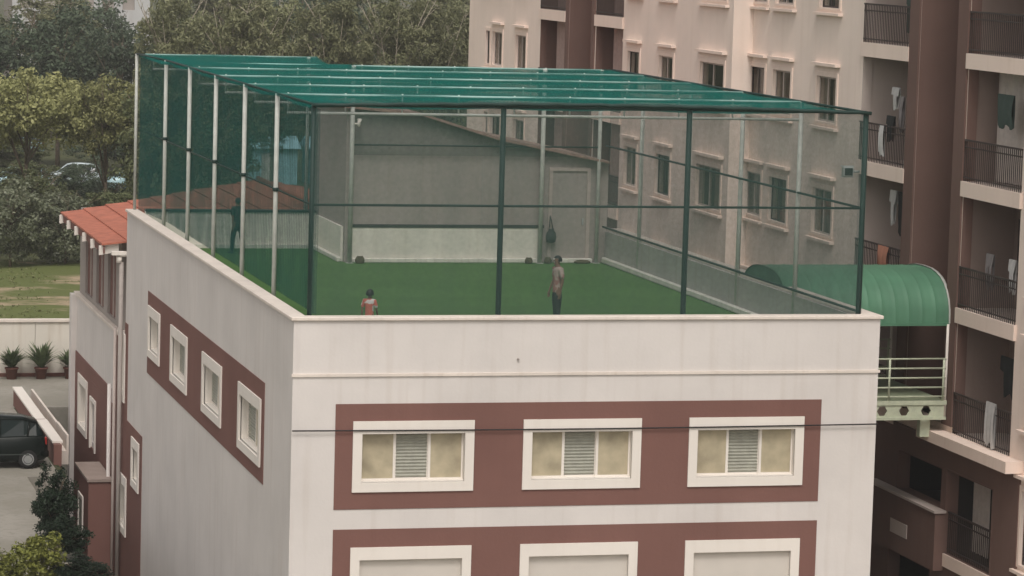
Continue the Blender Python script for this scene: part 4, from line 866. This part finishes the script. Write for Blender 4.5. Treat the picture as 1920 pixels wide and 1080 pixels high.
def crown_clumps(n, seed, R, Hc, base, shape='round', hollow=.35):
    """clump centres in a lumpy crown of radius R and height Hc starting at base"""
    r = np.random.default_rng(seed); out = []
    lobes = r.normal(size=(7, 3)); lobes /= np.linalg.norm(lobes, axis=1, keepdims=True)
    while len(out) < n:
        d = r.normal(size=3); d /= np.linalg.norm(d); lump = .72 + .42 * max(0, (lobes @ d).max()) ** 3 + r.uniform(-.08, .08)
        t = hollow + (1 - hollow) * r.random() ** .6; p = d * t * lump
        z = base + Hc * (.5 + .5 * p[2])
        sc = 1.0
        if shape == 'umbrella': sc = 1.0; z = base + Hc * (.62 + .36 * p[2])
        if shape == 'column': sc = .8 + .2 * math.sin(math.pi * (p[2] * .5 + .5))
        out.append((p[0] * R * sc, p[1] * R * sc, z, r.uniform(.7, 1.25)))
    return np.array(out)
def limb_mesh(seed, H, R, base, n, mat, r0=.16, pale=False):
    rs = random.Random(seed); mb = MB(); top = base + (H - base) * .55; bend = (rs.uniform(-.3, .3), rs.uniform(-.3, .3))
    P = [(bend[0] * t * t, bend[1] * t * t, t * top) for t in (0, .25, .5, .75, 1)]; mb.tube(P, [r0, r0 * .85, r0 * .7, r0 * .55, r0 * .35], 8)
    for i in range(n):
        t = rs.uniform(.4, .98); s = Vector((bend[0] * t * t, bend[1] * t * t, t * top)); a = rs.uniform(0, 6.283); l = R * rs.uniform(.55, .95); e = Vector((math.cos(a) * l, math.sin(a) * l, min(H * .97, s.z + (H - s.z) * rs.uniform(.35, .9))))
        m = (s + e) / 2 + Vector((0, 0, .12 * l)); mb.tube([s, m, e], [r0 * .38, r0 * .24, r0 * .07], 6)
        for q in range(2):
            f = m.lerp(e, rs.uniform(.1, .6)); g = f + Vector((rs.uniform(-.5, .5), rs.uniform(-.5, .5), rs.uniform(.1, .6))) * l * .6; mb.tube([f, g], [r0 * .15, r0 * .05], 5)
    me = bpy.data.meshes.new('trunk'); me.from_pydata(mb.v, [], mb.f); me.update(); me.polygons.foreach_set('use_smooth', np.ones(len(me.polygons), bool)); me.materials.append(MATS[mat]); return me
KINDS = {}
def kind(name, H, R, base, leafmat_, barkmat, clumps, per, csize, leaf, seed, shape='round', hollow=.35, limbs=9, r0=.16, droop=0.0, elong=1.6):
    V = []
    for v in range(2):
        cl = crown_clumps(clumps, seed + v * 31, R, H - base, base, shape, hollow)
        V.append((limb_mesh(seed + v, H, R, base, limbs, barkmat, r0), leaf_mesh('crown', cl, per, csize, leaf, seed + 5 + v, leafmat_, droop=droop, elong=elong)))
    KINDS[name] = V
# height and radius are for unit trees; each tree is scaled to its own size
kind('olive', 9, 3.6, 3.4, 'leaf_olive', 'bark', 150, 95, .62, .075, 11, 'umbrella')
kind('dark', 10, 3.4, 2.2, 'leaf_dark', 'bark', 170, 80, .70, .085, 23)
kind('feather', 12, 2.9, 2.6, 'leaf_feather', 'bark_pale', 190, 85, .55, .055, 37, 'column', hollow=.2, limbs=16, r0=.15, droop=.5, elong=2.6)
kind('mid', 9.5, 3.0, 1.2, 'leaf_mid', 'bark', 170, 85, .60, .075, 51)
kind('pale', 3.8, 1.9, .15, 'leaf_pale', 'bark', 95, 85, .42, .055, 67, limbs=10, r0=.07)
kind('black', 2.4, .95, .1, 'leaf_black', 'bark', 110, 110, .26, .036, 79, hollow=.15, limbs=8, r0=.05)
kind('bright', 1.7, .95, .1, 'leaf_bright', 'bark', 50, 60, .26, .052, 91, limbs=6, r0=.03)
TN = [0]
def tree(kd, x, y, top, rad, label, cat='tree', group='trees beyond the lawn', z=G, name=None):
    H0, R0 = {'olive': (9, 3.6), 'dark': (10, 3.4), 'feather': (12, 2.9), 'mid': (9.5, 3.0), 'pale': (3.8, 1.9), 'black': (2.4, .95), 'bright': (1.7, .95)}[kd]
    TN[0] += 1; v = KINDS[kd][TN[0] % 2]
    t = thing(name or {'olive': 'acacia_tree', 'dark': 'broadleaf_tree', 'feather': 'eucalyptus_tree', 'mid': 'leafy_tree', 'pale': 'shrub', 'black': 'conifer_shrub', 'bright': 'croton_bush'}[kd], (x, y, z), label, cat, group)
    t.scale = (rad / R0, rad / R0, (top - z) / H0); t.rotation_euler = (0, 0, rnd.uniform(0, 6.28))
    a = bpy.data.objects.new('trunk', v[0]); b = bpy.data.objects.new('crown', v[1])
    for o in (a, b): COL.objects.link(o); o.parent = t
    return t
# olive, flat-topped trees on the left, in front
tree('olive', 4.6, 96, .95, 3.3, 'yellow olive flat topped tree at the left edge above the lawn')
tree('olive', 8.9, 98, .35, 2.8, 'yellow olive tree just left of the rear net corner')
# shrubs behind the lawn
tree('pale', 2.7, 84.5, -4.0, 2.0, 'pale leaved shrub at the left edge of the lawn', 'shrub', 'shrubs behind the lawn')
tree('pale', 5.4, 85.5, -4.3, 1.9, 'pale leaved shrub left of the red tiled roof eave', 'shrub', 'shrubs behind the lawn')
tree('mid', 7.9, 87, -4.3, 2.1, 'green shrub right behind the red tiled roof eave', 'shrub', 'shrubs behind the lawn', name='shrub')
tree('mid', 4.0, 91, -3.6, 2.2, 'darker green shrub behind the pale shrubs on the left', 'shrub', 'shrubs behind the lawn', name='shrub')
tree('mid', .2, 90, -3.2, 2.4, 'green shrub half cut by the left picture edge', 'shrub', 'shrubs behind the lawn', name='shrub')
# dark row on the left
DK = [(7.6, 150, 2.2, 3.5, 'dark green tree leftmost in the far dark row'), (12.0, 146, 2.7, 3.5, 'dark green tree second from the left in the far dark row'), (15.8, 142, 2.3, 3.1, 'dark green tree third from the left, above the rear net corner'), (12.6, 104, -1.2, 2.0, 'lower dark green tree behind the net corner')]
for x, y, t_, r_, l in DK: tree('dark', x, y, t_, r_, l)
# trees seen through the side net and above its roof
for i, (x, y, t_, r_) in enumerate(((10.9, 92, 1.6, 2.4), (14.0, 95, 1.7, 2.6), (29.5, 146, 1.6, 2.8), (22.0, 97, 1.8, 2.2), (24.6, 99, 1.9, 2.6), (26.4, 98, 1.8, 2.6), (29.6, 101, 1.9, 2.6), (33.0, 104, 1.7, 2.6))):
    tree('mid', x, y, t_, r_, '%s of the green trees seen through the net behind the deck' % ('first', 'second', 'third', 'fourth', 'fifth', 'sixth', 'seventh', 'rightmost')[i] + (' from the left' if i < 7 else ''), group='green trees behind the deck')
NUM = ('one', 'two', 'three', 'four', 'five', 'six', 'seven', 'eight', 'nine', 'ten', 'eleven')
FT = [(15.0, 118), (18.0, 112), (21.6, 120), (24.0, 114), (26.6, 110), (30.2, 117), (33.6, 122), (37.5, 120)]
ORD = ('first', 'second', 'third', 'fourth', 'fifth', 'sixth', 'seventh', 'eighth')
for i, (x, y) in enumerate(FT):
    tree('feather', x, y, (5.2, 5.6, 5.0, 5.8, 5.4, 5.9, 5.2, 5.5)[i], 2.6, 'olive brown feathery tree with pale limbs, %s from the left above the cage' % ORD[i], group='feathery trees above the cage')
for i in range(11):
    x = 4.5 + 5.2 * i; y = 176 + 18 * (i % 2)
    tree(('dark', 'mid', 'feather')[i % 3], x, y, 5.2 + .5 * (i % 3) - (2.6 if i in (1, 2, 3, 4) else 0), 4.2, 'distant grey green tree, number %s from the left in the farthest row' % NUM[i], group='farthest tree row')
for i in range(6):
    tree('dark', 30.5 + 4.0 * i, 130 + 5 * (i % 3), -1.2 - .3 * (i % 2), 2.6, 'low dark tree, number %s from the left in the shade under the far canopy' % NUM[i], group='low trees under the far canopy')
# courtyard plants in front of the side wall
tree('black', -2.98, 17.0, -6.1, .60, 'tall blackish green conifer shrub beside the maroon side wall', 'shrub', 'shrubs beside the driveway')
tree('black', -2.95, 14.6, -6.9, .55, 'smaller blackish green shrub in front of the tall conifer shrub', 'shrub', 'shrubs beside the driveway')
tree('bright', -3.95, 11.9, -6.75, .70, 'yellow green croton bush at the lower left corner', 'bush', 'shrubs beside the driveway')
tree('bright', -4.75, 11.0, -7.0, .5, 'small yellow green bush cut by the lower left picture corner', 'bush', 'shrubs beside the driveway')
tree('black', -2.95, 11.6, -7.35, .8, 'low dark green shrub along the bottom edge before the maroon wall', 'shrub', 'shrubs beside the driveway')
# cars and sheds glimpsed between the trees
def far_car(x, y, rz, paint, label):
    c = copy_tree(c0); c.location = (x, y, G + .006); c.rotation_euler = (0, 0, rz); c['label'] = label; c['group'] = 'cars parked under the far trees'
    for ch in c.children:
        if ch.name.split('.')[0] in ('body', 'roof', 'bumper', 'window_pillar', 'mirror'):
            ch.data = ch.data.copy(); ch.data.materials.clear(); ch.data.materials.append(MATS[paint])
far_car(7.6, 128, .25, 'car_blue', 'pale blue car under the trees at the left edge'); far_car(11.2, 131, -.2, 'car_white', 'pale grey car under the trees left of the net corner'); far_car(14.6, 128, .1, 'car_blue', 'second pale blue car right behind the net corner'); far_car(10.6, 158, 0, 'car_blue', 'third pale blue car farthest back under the trees at left')
for x, y, w, lab in ((24.0, 134, 3.6, 'pale blue sheet metal shed seen through the side net, left one'), (28.4, 134, 3.4, 'pale blue sheet metal shed seen through the side net, right one')):
    t = thing('sheet_shed', (x, y, G), lab, 'shed', 'blue sheds behind the deck')
    mb = MB(); mb.box(x - w / 2, x + w / 2, y, y + 3, G, G + 2.3); mb.build('wall', 'sheet_blue', t)
    mb = MB(); mb.rings([[(x - w / 2 - .2, y - .3, G + 2.3), (x - w / 2 - .2, y + 3.3, G + 2.3), (x - w / 2 - .2, y + 1.5, G + 3.0)], [(x + w / 2 + .2, y - .3, G + 2.3), (x + w / 2 + .2, y + 3.3, G + 2.3), (x + w / 2 + .2, y + 1.5, G + 3.0)]], True, True, False); mb.build('roof', 'sheet_blue', t)
    mb = MB(); mb.box(x - .5, x + .5, y - .04, y - .002, G, G + 2.0); mb.build('door', 'galv', t)
fb = thing('distant_house', (27, 252, G), 'pale grey house far behind the trees at the top left', 'house')
mb = MB(FRONT(250)); mb.holed(19.5, 33, G, 5.2, 0, -.3, [(20.3 + 2 * i, 21.5 + 2 * i, z, z + 1.5) for i in range(6) for z in (-.2, 2.8)]); mb.build('wall', 'far_white', fb)
mb = MB(); mb.box(19.5, 33, 250.3, 258, G, 5.2); mb.build('body', 'deck_grey', fb)
mb = MB(); mb.box(19, 33.5, 249.6, 258.5, 5.2, 5.5); mb.build('roof', 'far_white', fb)
# rough grass on the lawn
r = np.random.default_rng(3); n = 7000; cl = np.stack((r.uniform(-14, 40, n), 48.6 + 38 * r.random(n) ** .8, np.full(n, G + .14), np.ones(n)), 1)
cl[:, 2] = G + .012 + .10 * (1 + np.sin(cl[:, 0] * 1.3 + cl[:, 1] * .7) * np.cos(cl[:, 1] * .9 - cl[:, 0] * .4))
keep = np.sin(cl[:, 0] * .55 + 1.3) + np.sin(cl[:, 1] * .8 + .4 * cl[:, 0]) + r.normal(size=n) * .5 > -.2
gm = leaf_mesh('grass', cl[keep], 3, .22, .035, 8, 'lawn_blade', squash=.12, elong=2.2); go = bpy.data.objects.new('grass_tufts', gm); COL.objects.link(go); tag(go, 'rough tufts of grass on the lawn behind the white wall', 'grass', kind='stuff')
# shade-filling undergrowth between lawn and trees
for i, (x, y, t_, r_) in enumerate(((1.5, 100, -5.0, 2.2), (5.8, 102, -5.4, 2.0), (9.6, 103, -5.2, 2.0), (5.0, 139, -4.6, 2.6), (14.5, 140, -4.4, 2.6), (6.9, 117, -5.2, 1.7), (10.0, 118, -5.4, 1.5), (8.6, 141, -5.6, 2.2))):
    tree('mid' if i % 2 else 'dark', x, y, t_, r_, 'undergrowth bush beneath the olive trees, number %s from the left' % NUM[i], 'bush', 'undergrowth beneath the olive trees', name='undergrowth_bush')

# ------------------------------------------------------------------ haze
m = bpy.data.materials.new('haze'); m.use_nodes = True; n = m.node_tree; n.nodes.clear()
out = n.nodes.new('ShaderNodeOutputMaterial'); pv = n.nodes.new('ShaderNodeVolumePrincipled'); pv.inputs['Color'].default_value = (.93, .92, .90, 1); pv.inputs['Density'].default_value = HAZE; pv.inputs['Anisotropy'].default_value = .2
n.links.new(pv.outputs[0], out.inputs['Volume']); MATS['haze'] = m
mb = MB(); mb.box(-1250, 1250, -1250, 1250, PIT - 1, 14.0); hz = mb.build('haze', 'haze', loc=(0, 0, 0)); tag(hz, 'thin pale haze filling the air over the whole place', 'haze', kind='stuff')
